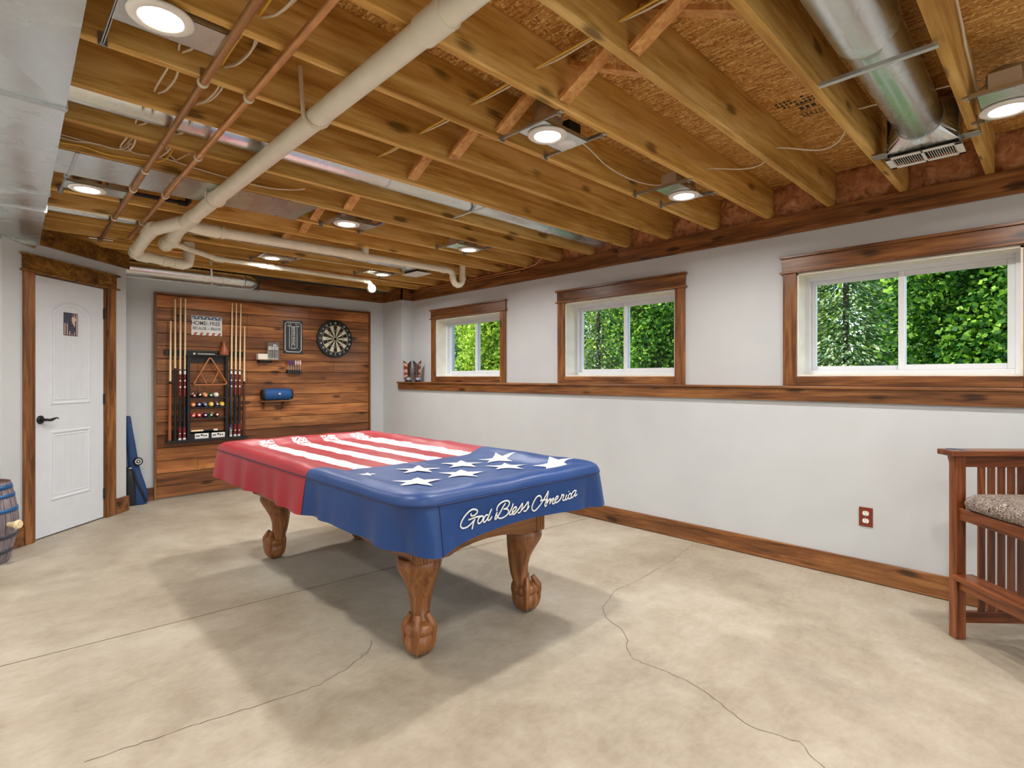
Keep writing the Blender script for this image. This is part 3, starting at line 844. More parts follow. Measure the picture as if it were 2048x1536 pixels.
th.tube([(1.46, 5.385, 2.34), (1.51, 5.425, 2.34), (1.57, 5.432, 2.34)], .029, 20)
th.tube([(1.5, 5.425, 2.34), (3.05, 5.50, 2.34)], .0225, 20)
for x, r_ in ((1.92,.028),(2.0,.029),(2.08,.026),(2.80,.027)): th.tube([(x-.03, 5.425+.048*(x-1.5), 2.34), (x+.03, 5.428+.048*(x-1.5), 2.34)], r_, 20)
th.tube([(3.03, 5.50, 2.34), (3.09, 5.50, 2.335), (3.12, 5.50, 2.30), (3.12, 5.50, 2.275)], .028, 20)
th.lathe([(0, -.02), (.046, -.02), (.05, -.012), (.05, .012), (.046, .02), (0, .02)], (3.13, 5.50, 2.262), 'Y', 28)
obj('thin_branch', th, M['pvc'], dp)
pr = MB()
for k in range(16):   # pale blue print along the pipe wall
    y = 1.22 - k*.017; a = math.radians(-38)
    n_ = Vector((math.cos(a), 0, math.sin(a)))
    ctr = Vector((MX(y), y, 2.354)) + n_*.0428; tv = Vector((-math.sin(a), 0, math.cos(a)))
    w = random.uniform(.004, .007); hh = .006
    pr.add([ctr+tv*hh+Vector((0,w,0)), ctr-tv*hh+Vector((0,w,0)), ctr-tv*hh-Vector((0,w*.1,0)), ctr+tv*hh*.3-Vector((0,w*.2,0))], [(0,1,2,3)])
obj('faded_print', pr, M['blueprint'], dp)
def strap(x, y, zt, zc, R, label, tx=-.05):
    r = thing('pipe_strap', (x, y, zc), label, 'pipe strap')
    pts = [(x+tx, y+.006, zt), (x-R-.004, y-.012, zc+.05)]
    for k in range(9):
        a = PI + PI*k/8*1.0
        pts.append((x+(R+.003)*math.cos(a), y-.02-.05*k/8, zc+(R+.003)*math.sin(a)))
    pts.append((x+R+.004, y-.07, zc+.05))
    obj('strap_band', MB().tube(pts, .0095, 8, flat=((0,.35,.93) if False else (0,.0,1), 1.0)), M['cable_w'], r)
strap(.998, 2.25, 2.565, 2.354, .0425, 'perforated cream strap holding the thick drain pipe, upper middle of the ceiling')
strap(1.012, 3.70, 2.45, 2.354, .0425, 'cream strap around the thick drain pipe, over the sheet metal panel')

# ------------------------------------------------------------------ copper and iron pipes
def copper(x0, y0, x1, y1, ye, r_, mat, label, clamps):
    f = lambda y: x0 + (x1-x0)*(y-y0)/(y1-y0)
    t = thing('copper_pipe', (f(3), 3, 2.384), label, 'copper pipe')
    obj('pipe_run', MB().cyl((f(-3.2), -3.2, 2.384), (f(ye), ye, 2.384), r_, 16), M[mat], t)
    for y in (1.0, 3.05, 4.62): obj('solder_coupling', MB().cyl((f(y), y-.03, 2.384), (f(y), y+.03, 2.384), r_+.002, 16), M[mat], t)
    for y in clamps:
        c_ = MB().lathe([(r_+.001, -.007), (r_+.006, -.007), (r_+.006, .007), (r_+.001, .007)], (f(y), y, 2.384), 'Y', 20)
        c_.box((f(y)-.012, y-.007, 2.384+r_*.6), (f(y)+.012, y+.007, 2.3995))
        obj('pipe_clamp', c_, M['cable_w'], t)
    return t
c1 = copper(.580, 1.69, .675, 5.73, 5.55, .0145, 'copper', 'left of the two copper pipes, darker and ending near the diagonal fascia board', [JY[5]+.02, JY[8]+.02, JY[9]+.02, JY[11]+.02])
obj('pipe_fitting', MB().tube([(.671, 5.52, 2.384), (.671, 5.56, 2.384), (.671, 5.58, 2.41)], .018, 12).tube([(.60, 5.58, 2.40), (.76, 5.57, 2.40)], .009, 10), M['steel'], c1)
c2 = copper(.743, 1.533, .832, 5.395, 5.3, .0145, 'copper2', 'right of the two copper pipes, brighter orange, next to the thick drain pipe', [JY[5]+.02, JY[7]+.02, JY[9]+.02, JY[11]+.02])
t = thing('copper_pipe', (4.02, 4.5, 2.38), 'thin copper pipes along the top of the right fascia board near the curved trap', 'copper pipe')
obj('pipe_run', MB().tube([(4.025, 3.70, 2.46), (4.025, 3.78, 2.41), (4.02, 3.95, 2.39), (4.015, 4.60, 2.385), (4.01, 5.78, 2.385)], .010, 12).tube([(4.030, 4.0, 2.368), (4.022, 4.7, 2.365), (4.016, 5.80, 2.365)], .009, 12).tube([(4.01, 4.62, 2.385), (4.01, 4.70, 2.385)], .013, 12), M['copper'], t)
t = thing('copper_pipe', (2.6, 5.45, 2.385), 'thin copper line running across the ceiling behind the thin cream drain pipe', 'copper pipe')
obj('pipe_run', MB().tube([(1.15, 5.58, 2.386), (1.9, 5.56, 2.386), (3.6, 5.56, 2.386), (3.93, 5.56, 2.386)], .010, 12), M['copper2'], t)
[obj('pipe_clamp', MB().box((x-.01, 5.545, 2.374), (x+.01, 5.575, 2.399)), M['steel'], t) for x in (1.9, 2.7, 3.4)]
t = thing('iron_pipe', (.8, 4.25, 2.45), 'short black iron pipe with elbows tucked between joists behind the copper pipes', 'iron pipe')
obj('pipe_run', MB().tube([(.62, 4.22, 2.56), (.62, 4.22, 2.47), (.64, 4.23, 2.45), (.98, 4.23, 2.45), (1.0, 4.23, 2.47), (1.0, 4.23, 2.55)], .013, 12), M['matblack'], t)
obj('pipe_elbow', MB().tube([(.62, 4.22, 2.50), (.62, 4.22, 2.465), (.645, 4.225, 2.45), (.68, 4.23, 2.45)], .019, 12), M['matblack'], t)
obj('pipe_elbow', MB().tube([(.94, 4.23, 2.45), (.985, 4.23, 2.45), (1.0, 4.23, 2.47), (1.0, 4.23, 2.5)], .019, 12), M['matblack'], t)

# ------------------------------------------------------------------ cables
def smooth(pts, n=6):
    P = [Vector(p) for p in pts]; out = []
    for i in range(len(P)-1):
        p0, p1, p2, p3 = P[max(i-1,0)], P[i], P[i+1], P[min(i+2, len(P)-1)]
        for k in range(n):
            t = k/n
            out.append(0.5*((2*p1)+(-p0+p2)*t+(2*p0-5*p1+4*p2-p3)*t*t+(-p0+3*p1-3*p2+p3)*t**3))
    out.append(P[-1]); return out
def through(x, k0, k1, z, sag, off, dz=0):
    """a cable pulled through the joists k0..k1, sagging in every bay"""
    pts = []
    for k in range(k0, k1+1):
        y = JY[k]+.019
        pts.append((x, y-.02, z+dz)); pts.append((x, y+.02, z+dz))
        if k < k1:
            s_ = sag*random.uniform(.6, 1.2)
            pts.append((x+off*random.uniform(.6,1.3), y+.13, z-s_+dz)); pts.append((x+off*random.uniform(.6,1.3), y+.28, z-s_*.8+dz))
    return pts
def bundle(x, y, z, label, specs):
    r = thing('cable_bundle', (x, y, z), label, 'electrical cables')
    for nm, mat, pts, rad in specs:
        obj(nm, MB().tube(smooth(pts), rad, 8, flat=None), M[mat], r)
    return r
R1 = .0042
bundle(.66, 2.5, 2.46, 'yellow and white cables looped through the joists beside the left copper pipe',
  [('yellow_cable', 'cable_y', through(.655, 2, 8, 2.468, .022, -.012), R1), ('white_cable', 'cable_w', through(.667, 2, 8, 2.464, .030, .014), R1), ('white_cable', 'cable_w', through(.678, 2, 7, 2.470, .018, .02), R1)])
bundle(.515, 2.6, 2.46, 'white cable loops between the big metal duct and the copper pipes',
  [('white_cable', 'cable_w', through(.508, 3, 8, 2.464, .026, -.012), R1), ('white_cable', 'cable_w', through(.522, 3, 8, 2.46, .034, .01), R1)])
bundle(1.58, 1.7, 2.49, 'yellow and white cables threaded through joists right of the thick drain pipe',
  [('yellow_cable', 'cable_y', through(1.572, 0, 6, 2.49, .006, -.006), R1), ('white_cable', 'cable_w', through(1.586, 0, 6, 2.497, .004, .008), R1)])
bundle(.5, 3.48, 2.44, 'white and yellow cables strung along a joist above the sheet metal panel',
  [('yellow_cable', 'cable_y', [(.20,3.484,2.425),(.263,3.482,2.421),(.355,3.482,2.427),(.445,3.482,2.415),(.571,3.478,2.423),(.672,3.478,2.437),(.72,3.45,2.475),(.741,3.40,2.534)], R1),
   ('white_cable', 'cable_w', [(.2,3.484,2.452),(.303,3.484,2.444),(.384,3.484,2.454),(.46,3.484,2.456),(.507,3.482,2.462),(.539,3.44,2.497),(.559,3.40,2.523)], R1),
   ('white_cable', 'cable_w', [(.2,3.484,2.466),(.343,3.484,2.457),(.414,3.482,2.456),(.47,3.48,2.452),(.52,3.47,2.46),(.548,3.44,2.49)], R1),
   ('white_cable', 'cable_w', [(.539,3.44,2.493),(.539,3.47,2.47),(.571,3.482,2.456),(.638,3.482,2.461),(.741,3.482,2.465),(.90,3.482,2.45),(1.15,3.48,2.437),(1.3,3.47,2.44),(1.42,3.44,2.455),(1.47,3.42,2.47)], R1),
   ('white_cable', 'cable_w', [(.703,3.40,2.534),(.713,3.46,2.509),(.755,3.48,2.474),(.777,3.48,2.485),(.831,3.46,2.527)], R1)])
bundle(3.05, .8, 2.5, 'single white cable running through the joists towards the lamp at the right edge',
  [('white_cable', 'cable_w', [(2.06,1.74,2.45),(2.30,1.80,2.50),(2.55,1.84,2.47),(2.8,1.84,2.455),(3.0,1.80,2.46),(3.08,1.70,2.47)], R1),
   ('white_cable', 'cable_w', [(3.10,1.62,2.46),(3.07,1.51,2.485),(3.06,1.46,2.485),(3.12,1.30,2.455),(3.14,1.20,2.46),(3.06,1.11,2.483),(3.05,1.06,2.483),(3.14,.90,2.45),(3.12,.80,2.47),(2.96,.71,2.52),(2.95,.66,2.52),(2.98,.5,2.525),(3.03,.33,2.533),(3.04,.265,2.53),(3.08,.22,2.50),(3.10,.19,2.48)], R1)])
bundle(2.9, .27, 2.5, 'white cable stapled down the near joist above the lamp at the right edge',
  [('white_cable', 'cable_w', [(2.45,.272,2.60),(2.62,.272,2.575),(2.72,.272,2.54),(2.85,.270,2.52),(2.99,.270,2.50),(3.06,.262,2.49),(3.10,.22,2.53),(3.2,.19,2.53)], .005)])
bundle(2.3, 5.1, 2.41, 'white cable drooping between joists beyond the long cream pipe',
  [('white_cable', 'cable_w', [(2.05,5.21,2.42),(2.2,5.1,2.395),(2.35,5.06,2.392),(2.5,5.1,2.40),(2.8,5.11,2.405),(3.0,5.18,2.42)], R1)])
#PART3

# ------------------------------------------------------------------ pool table and its cover
def cover_mat():
    t = NT('printed_vinyl')
    tc = t.n.new('ShaderNodeTexCoord'); sp = t.n.new('ShaderNodeSeparateXYZ'); t.link(tc.outputs['Object'], sp.inputs[0])
    X, Y, Z = sp.outputs
    n1 = t.noise(t.coords((1,1,1)), 14, 5, 0.7); n2 = t.noise(t.coords((1,1,1)), 55, 4, 0.7)
    red = t.ramp(t.noise(t.coords((1,1,1)), 3, 2), [(0.3, s2l((150,34,44))), (0.7, s2l((160,40,50)))])
    blu = t.ramp(t.noise(t.coords((1,1,1)), 3, 2), [(0.3, s2l((24,58,112))), (0.7, s2l((28,64,122)))])
    isred = t.math('GREATER_THAN', Y, -.30)
    base = t.mix(isred, blu, red)
    # white stripes with torn edges
    fr = t.math('FRACT', t.math('DIVIDE', t.math('ADD', X, .425), .236))
    dist = t.math('MULTIPLY', t.math('ABSOLUTE', t.math('SUBTRACT', fr, 0.5)), .236)
    ed = t.math('ADD', dist, t.math('MULTIPLY', t.math('SUBTRACT', n1, 0.5), .035))
    m = t.math('LESS_THAN', ed, .053)
    m = t.math('MULTIPLY', m, t.math('GREATER_THAN', X, -.425)); m = t.math('MULTIPLY', m, t.math('LESS_THAN', X, .50))
    m = t.math('MULTIPLY', m, t.math('LESS_THAN', t.math('ADD', Y, t.math('MULTIPLY', n1, .1)), 1.17)); m = t.math('MULTIPLY', m, isred)
    m = t.math('MULTIPLY', m, t.math('GREATER_THAN', Z, .74-.78))
    far = t.math('MULTIPLY', t.math('GREATER_THAN', Y, .93), .13)
    m = t.math('MULTIPLY', m, t.math('GREATER_THAN', t.math('SUBTRACT', n2, far), .345))
    col = t.mix(m, base, s2l((226,220,218)))
    # black seam piping where red meets blue
    sm_ = t.math('LESS_THAN', t.math('ABSOLUTE', t.math('ADD', Y, .303)), .004)
    col = t.mix(t.math('MULTIPLY', sm_, t.math('LESS_THAN', Z, .0)), col, s2l((24,20,40)))
    t.bump(t.noise(t.coords((1,1,1)), 240, 2), 0.05, 0.001)
    return t.set(col, 0.42, 0, 0.45)
def star_mat():
    t = NT('cracked_white_print'); n = t.noise(t.coords((1,1,1)), 30, 5, 0.75, 1.0)
    return t.set(t.ramp(n, [(0.36, s2l((40,70,120))), (0.38, s2l((226,222,222)))]), 0.45, 0, 0.4)
M['cover'] = cover_mat(); M['star'] = star_mat(); M['seam'] = plain('dark_seam', (20,34,80), 0.5)
CX, CY, HX, HY = 1.748, 2.92, .617, 1.232
pt = thing('pool_table', (1.75, 2.92, 0), 'carved wooden pool table with ball and claw feet standing under the flag cover', 'pool table')
def leg(fx, fy, ox, oy):
    o = Vector((ox, oy, 0)).normalized(); tn = Vector((-o.y, o.x, 0)); c = Vector((fx, fy, 0))
    L = [(0.10,.006,.052,.060),(0.135,.014,.050,.054),(.165,.028,.044,.046),(.20,.038,.045,.047),(.25,.042,.052,.052),(.30,.038,.064,.062),(.345,.028,.079,.076),(.38,.018,.092,.088),(.41,.012,.101,.096),(.43,.014,.103,.098),(.444,.018,.096,.09)]
    m = MB(); N = 28; vs = []
    for z, inw, ht, hr in L:
        cc = c - o*inw
        for k in range(N):
            a = 2*PI*k/N; ca, sa = math.cos(a), math.sin(a); e_ = 0.75
            vs.append(cc + o*hr*math.copysign(abs(ca)**e_, ca) + tn*ht*math.copysign(abs(sa)**e_, sa) + Vector((0,0,z)))
    fs = [(i*N+k, i*N+(k+1)%N, (i+1)*N+(k+1)%N, (i+1)*N+k) for i in range(len(L)-1) for k in range(N)]
    m.add(vs, fs, 0, True); m.add(vs[-N:], [tuple(range(N))], 0)
    m.sphere((fx, fy, .067), .067, 32, 20)
    m.sphere((fx-o.x*.004, fy-o.y*.004, .120), .070, 32, 16, sz=.62)
    for a in (0, 88, -88, 180):
        d = o*math.cos(math.radians(a)) + tn*math.sin(math.radians(a))
        KP = [(.034,.185,.014),(.050,.160,.017),(.062,.138,.020),(.066,.118,.017),(.066,.094,.013),(.065,.068,.0125),(.056,.036,.011),(.040,.009,.005)]
        pts = smooth([c + d*r_ + Vector((0,0,z)) for r_, z, w in KP], 4)
        rr = [KP[min(i//4, 6)][2] + (KP[min(i//4+1, 7)][2]-KP[min(i//4, 6)][2])*((i % 4)/4 if i//4 < 7 else 1) for i in range(len(pts))]
        m.tube(pts, rr, 14)
    return obj('leg', m, M['oakZ'], pt)
for fx, fy, ox, oy in ((1.405, 2.045, -1, -1), (2.085, 2.03, 1, -1), (1.435, 3.84, -1, 1), (2.085, 3.84, 1, 1)): leg(fx, fy, ox, oy)
KX0, KX1, KY0, KY1 = 1.335, 2.125, 1.945, 3.95
def apron(p, q, n_, nm):
    m = MB(); p = Vector(p); q = Vector(q); d = q-p; N = 24
    low = []
    for i in range(N+1):
        f = i/N
        z = .445 + (.034*math.sin(PI*min(1, max(0, (f-.22)/.56)))**.6 if .22 < f < .78 else 0)
        low.append(p + d*f + Vector((0,0,z)))
    poly = low + [q + Vector((0,0,.64)), p + Vector((0,0,.64))]
    m.prism(poly, Vector(n_)*.03)
    return obj('apron', m, M['oakX'] if abs(d.x) > abs(d.y) else M['oakY'], pt)
apron((KX0, KY0, 0), (KX1, KY0, 0), (0, 1, 0), 'f'); apron((KX0, KY1, 0), (KX1, KY1, 0), (0, -1, 0), 'b')
apron((KX0, KY0, 0), (KX0, KY1, 0), (1, 0, 0), 'l'); apron((KX1, KY0, 0), (KX1, KY1, 0), (-1, 0, 0), 'r')
for x in (KX0, KX1):
    for y in (KY0, KY1):
        sx = 1 if x == KX0 else -1; sy = 1 if y == KY0 else -1
        m = MB().box((x-sx*.006, y-sy*.006, .447), (x+sx*.05, y+sy*.05, .64))
        for k in range(3):
            m.box((x-sx*.010, y+sy*(.004+k*.016), .447), (x-sx*.004, y+sy*(.012+k*.016), .64)); m.box((x+sx*(.004+k*.016), y-sy*.010, .447), (x+sx*(.012+k*.016), y-sy*.004, .64))
        obj('corner_block', m, M['oakZ'], pt, 0.002)
obj('playfield', MB().box((CX-.50, CY-1.12, .64), (CX+.50, CY+1.12, .755)), plain('green_cloth', (20,90,60), .9), pt)
rf = MB()
for a in ((CX-.56, CY-1.08, CX-.47, CY+1.08), (CX+.47, CY-1.08, CX+.56, CY+1.08), (CX-.46, CY-1.18, CX+.46, CY-1.09), (CX-.46, CY+1.09, CX+.46, CY+1.18)): rf.box((a[0], a[1], .66), (a[2], a[3], .785))
obj('rail_frame', rf, M['oakY'], pt)

cv = thing('pool_table_cover', (CX, CY, .78), 'fitted vinyl cover printed with red and white stripes, white stars and white lettering', 'table cover')
N = 480
def rrect(d, dz=0):
    """N points on a rounded rectangle inset by d (negative = outside)"""
    hx, hy = max(HX-d, .012), max(HY-d, .012); R = max(.012, min(.135-d*.6, hx*.98, hy*.98))
    base = []
    R0 = .135
    segs = []
    l1, l2, la = 2*(HX-R0), 2*(HY-R0), PI*R0/2
    tot = 2*l1+2*l2+4*la
    out = []
    for i in range(N):
        s_ = tot*i/N
        parts = [('b', l1), ('c1', la), ('r', l2), ('c2', la), ('t', l1), ('c3', la), ('l', l2), ('c4', la)]
        for nm, L in parts:
            if s_ <= L: break
            s_ -= L
        f = s_/L
        if nm == 'b': p = (-(hx-R)+2*(hx-R)*f, -hy)
        elif nm == 'r': p = (hx, -(hy-R)+2*(hy-R)*f)
        elif nm == 't': p = ((hx-R)-2*(hx-R)*f, hy)
        elif nm == 'l': p = (-hx, (hy-R)-2*(hy-R)*f)
        else:
            q = {'c1': (hx-R, -(hy-R), -PI/2), 'c2': (hx-R, hy-R, 0), 'c3': (-(hx-R), hy-R, PI/2), 'c4': (-(hx-R), -(hy-R), PI)}[nm]
            a = q[2]+f*PI/2; p = (q[0]+R*math.cos(a), q[1]+R*math.sin(a))
        out.append(p)
    return out
P0 = rrect(0)
def nrm(i):
    a, b = P0[i-1], P0[(i+1) % N]; d = Vector((b[1]-a[1], -(b[0]-a[0]), 0)); return d.normalized()
def fold(i):
    x, y = P0[i]
    f = .016*math.sin(i*.11+1)*math.sin(i*.037) + .012*math.sin(i*.31+.5)*math.sin(i*.05) + .006*math.sin(i*.47)*math.sin(i*.083+1)
    if y < -HY+.02 and -.50 < x < .43: f *= .12
    cor = math.exp(-(((abs(x)-HX)**2 + (abs(y)-HY)**2)/.03))
    f += cor*.016*math.sin(i*.26+.8)
    # deep tuck at the corner nearest the camera
    dd = math.hypot(x+HX-.02, y+HY-.10); f += -.030*math.exp(-(dd/.05)**2)
    dd = math.hypot(x+HX-.10, y+HY-.01); f += .026*math.exp(-(dd/.06)**2)
    dd = math.hypot(x-HX+.16, y+HY); f += -.026*math.exp(-(dd/.06)**2)
    return f
HEM = .578
cm = MB(); rows_ = []
def hemz(i):
    x, y = P0[i]
    b_ = .038*max(0, math.sin(PI*(x+.50)/1.02))**.7 if (y < -HY+.02 and -.50 < x < .52) else 0
    return HEM + b_ + .007*math.sin(i*.09) - .006*math.sin(i*.05+2)
for t_ in [0, .12, .28, .45, .62, .78, .9, 1.0]:
    fl = (1-t_)
    rows_.append([(P0[i][0]+nrm(i).x*(.012*fl+fold(i)*(fl**.7)), P0[i][1]+nrm(i).y*(.012*fl+fold(i)*(fl**.7)), hemz(i)*(1-t_)+.758*t_) for i in range(N)])
def wr(x, y): return .0022*math.sin(x*17+y*9)*math.sin(y*13-x*5) + .0012*math.sin(x*43+y*31)
for d, z in [(-.004,.762),(-.002,.768),(.002,.780),(.010,.793),(.026,.802),(.05,.806),(.085,.806),(.115,.801),(.14,.791),(.165,.779),(.195,.771),(.23,.768),(.28,.767),(.34,.767),(.40,.766),(.46,.766),(.52,.766),(.57,.766)]:
    r_ = rrect(d)
    rows_.append([(x, y, z + (wr(x, y) if d > .03 else 0) + (.003*math.sin(i*.21)*math.sin(i*.05) if 0 < d < .2 else 0)) for i, (x, y) in enumerate(r_)])
vs = [(x+CX, y+CY, z) for r_ in rows_ for x, y, z in r_]
fs = [(a*N+k, a*N+(k+1)%N, (a+1)*N+(k+1)%N, (a+1)*N+k) for a in range(len(rows_)-1) for k in range(N)]
cm.add(vs, fs, 0, True)
b = (len(rows_)-1)*N
lo = [b+i for i in range(N)]
cm.f.append(tuple(lo)); cm.m.append(0); cm.sm.append(False)
# stars printed on the blue end
PROF = [(-.004,.762),(.002,.780),(.010,.793),(.026,.802),(.05,.806),(.085,.806),(.115,.801),(.14,.791),(.165,.779),(.195,.771),(.23,.768),(2,.766)]
def topz(x, y):
    d = min(HX-abs(x), HY-abs(y))
    for (a, za), (b_, zb) in zip(PROF[:-1], PROF[1:]):
        if a <= d <= b_: return za+(zb-za)*(d-a)/(b_-a) + (wr(x, y) if d > .03 else 0)
    return .766 + wr(x, y)
def star(x, y, R, rot):
    pts = []
    for k in range(10):
        a = rot + PI*k/5; r_ = R if k % 2 == 0 else R*.40
        pts.append((x+r_*math.cos(a), y+r_*math.sin(a)))
    K = 8
    for k in range(10):
        p, q = pts[k], pts[(k+1) % 10]
        vs = []; idx = {}
        for i in range(K+1):
            for j in range(K+1-i):
                u, v = i/K, j/K
                px, py = x+(p[0]-x)*u+(q[0]-x)*v, y+(p[1]-y)*u+(q[1]-y)*v
                idx[(i, j)] = len(vs); vs.append((px+CX, py+CY, topz(px, py)+.0028))
        f2 = []
        for i in range(K):
            for j in range(K-i):
                f2.append((idx[(i,j)], idx[(i+1,j)], idx[(i,j+1)]))
                if i+j < K-1: f2.append((idx[(i+1,j)], idx[(i+1,j+1)], idx[(i,j+1)]))
        cm.add(vs, f2, 1, True)
for (x, y) in ((1.625,2.375),(1.90,2.35),(1.43,2.10),(1.715,2.12),(2.03,2.12),(2.155,2.33),(2.20,1.93),(1.35,2.42)):
    star(x-CX, y-CY, .125 if x != 1.35 else .05, -PI/2)
obj('cover_sheet', cm, [M['cover'], M['star']], cv)
# seam round the top edge
sp_ = MB()
ring = [(P0[i][0]*1.0+CX+nrm(i).x*.003, P0[i][1]+CY+nrm(i).y*.003, .760) for i in range(0, N, 2)]
sp_.tube(ring, .0028, 6, closed=True)
obj('seam_piping', sp_, M['seam'], cv)
def vseam(i):
    pts = [(rows_[a][i][0]+CX+nrm(i).x*.0015, rows_[a][i][1]+CY+nrm(i).y*.0015, rows_[a][i][2]) for a in range(0, 8)]
    obj('seam_piping', MB().tube(pts, .0022, 6), M['seam'], cv)
best = min(range(N), key=lambda i: abs(P0[i][0]+.50)+abs(P0[i][1]+HY)); vseam(best)
TXT = [[(1.401, 0.705), (1.398, 0.7), (1.403, 0.695), (1.417, 0.695), (1.43, 0.702), (1.432, 0.711), (1.42, 0.718), (1.404, 0.72), (1.385, 0.713), (1.363, 0.697), (1.348, 0.678), (1.345, 0.665), (1.352, 0.656), (1.366, 0.653), (1.388, 0.658), (1.416, 0.675)], [(1.385, 0.682), (1.408, 0.684), (1.434, 0.686), (1.463, 0.683)], [(1.42, 0.679), (1.412, 0.666), (1.404, 0.641)], [(1.463, 0.682), (1.453, 0.685), (1.44, 0.678), (1.435, 0.667), (1.438, 0.658), (1.448, 0.658), (1.458, 0.666), (1.464, 0.676), (1.463, 0.682)], [(1.49, 0.684), (1.478, 0.683), (1.468, 0.673), (1.465, 0.662), (1.47, 0.657), (1.48, 0.662), (1.492, 0.674)], [(1.511, 0.705), (1.5, 0.688), (1.492, 0.673), (1.489, 0.664), (1.495, 0.66), (1.504, 0.664), (1.513, 0.673)], [(1.591, 0.716), (1.577, 0.703), (1.556, 0.678), (1.538, 0.66), (1.531, 0.658), (1.53, 0.664), (1.537, 0.679), (1.544, 0.685)], [(1.542, 0.691), (1.54, 0.701), (1.552, 0.715), (1.574, 0.724), (1.599, 0.725), (1.613, 0.717), (1.611, 0.705), (1.597, 0.694), (1.579, 0.692)], [(1.579, 0.692), (1.599, 0.689), (1.608, 0.681), (1.605, 0.669), (1.59, 0.66), (1.568, 0.656), (1.554, 0.658), (1.544, 0.666), (1.538, 0.677)], [(1.637, 0.707), (1.628, 0.689), (1.616, 0.672), (1.614, 0.664), (1.621, 0.661), (1.63, 0.665), (1.637, 0.67)], [(1.632, 0.667), (1.646, 0.673), (1.656, 0.682), (1.655, 0.688), (1.646, 0.689), (1.635, 0.68), (1.631, 0.669), (1.635, 0.66), (1.646, 0.661), (1.66, 0.669)], [(1.66, 0.669), (1.678, 0.683), (1.693, 0.698), (1.693, 0.686), (1.687, 0.671), (1.677, 0.661), (1.665, 0.662)], [(1.684, 0.667), (1.709, 0.682), (1.729, 0.699), (1.73, 0.685), (1.725, 0.67), (1.713, 0.661), (1.7, 0.664)], [(1.723, 0.666), (1.738, 0.679)], [(1.809, 0.689), (1.817, 0.696), (1.814, 0.709), (1.8, 0.715), (1.782, 0.709), (1.762, 0.687), (1.754, 0.666), (1.764, 0.653), (1.78, 0.654), (1.806, 0.67), (1.837, 0.697), (1.865, 0.728)], [(1.865, 0.728), (1.86, 0.709), (1.848, 0.683), (1.84, 0.667), (1.844, 0.66), (1.854, 0.665)], [(1.817, 0.691), (1.84, 0.69), (1.86, 0.689)], [(1.86, 0.692), (1.856, 0.682), (1.852, 0.67), (1.865, 0.682), (1.877, 0.689), (1.881, 0.685), (1.872, 0.666), (1.886, 0.68), (1.899, 0.688), (1.902, 0.683), (1.892, 0.669), (1.899, 0.662), (1.912, 0.667)], [(1.91, 0.675), (1.925, 0.681), (1.934, 0.689), (1.929, 0.694), (1.917, 0.688), (1.91, 0.675), (1.917, 0.665), (1.931, 0.667), (1.947, 0.674)], [(1.947, 0.674), (1.958, 0.687), (1.961, 0.697), (1.965, 0.692), (1.976, 0.692), (1.97, 0.681), (1.967, 0.67), (1.976, 0.666), (1.987, 0.671)], [(1.998, 0.69), (1.989, 0.678), (1.988, 0.669), (1.996, 0.667), (2.006, 0.674)], [(2.011, 0.705), (2.012, 0.703)], [(2.029, 0.688), (2.024, 0.693), (2.014, 0.689), (2.008, 0.678), (2.013, 0.668), (2.026, 0.669), (2.035, 0.675)], [(2.063, 0.701), (2.051, 0.7), (2.035, 0.689), (2.029, 0.676), (2.035, 0.67), (2.049, 0.676), (2.064, 0.69)], [(2.069, 0.702), (2.062, 0.688), (2.057, 0.678), (2.063, 0.674), (2.076, 0.681)]]
tx = MB()
zoff = 0
for st_ in TXT:
    p3 = [(x, CY-HY-.0155, z) for x, z in st_]
    if len(p3) > 2: p3 = smooth(p3, 4)
    else:
        pass
    tx.tube(p3, .0034, 8, flat=((0,1,0), .25))
obj('lettering', tx, M['white'], cv)

# ------------------------------------------------------------------ plank wall and what hangs on it
PY = 6.478
pn = thing('plank_panel', (2.44, 6.49, 0), 'large accent panel of dark stained horizontal planks on the back wall', 'wall panel')
bm = MB(); z = 0.012; H_ = .1315
for r_ in range(16):
    z0, z1 = r_*H_ + (.012 if r_ == 0 else .0024), (r_+1)*H_ - .0024
    js = sorted(random.sample([1.62, 1.95, 2.12, 2.50, 2.84, 3.15, 3.4], random.choice((0, 1, 1, 2))))
    xs = [1.243] + js + [3.645]
    for a, b_ in zip(xs[:-1], xs[1:]):
        dy = random.uniform(0, .0015)
        bm.box((a+.0006, PY-dy, z0), (b_-.0006, 6.4915, z1))
obj('backing_board', MB().box((1.24, 6.492, .01), (3.648, YB-.0005, 2.11)), M['matblack'], pn)
obj('boards', bm, M['panel'], pn, 0.002, 1)
obj('edge_strip', MB().box((1.222, 6.466, .004), (1.242, YB-.001, 2.124)), M['stainZ'], pn, 0.001)
obj('edge_strip', MB().box((3.646, 6.466, .004), (3.668, YB-.001, 2.124)), M['stainZ'], pn, 0.001)
obj('edge_strip', MB().box((1.242, 6.466, 2.108), (3.646, YB-.001, 2.124)), M['stainX'], pn, 0.001)

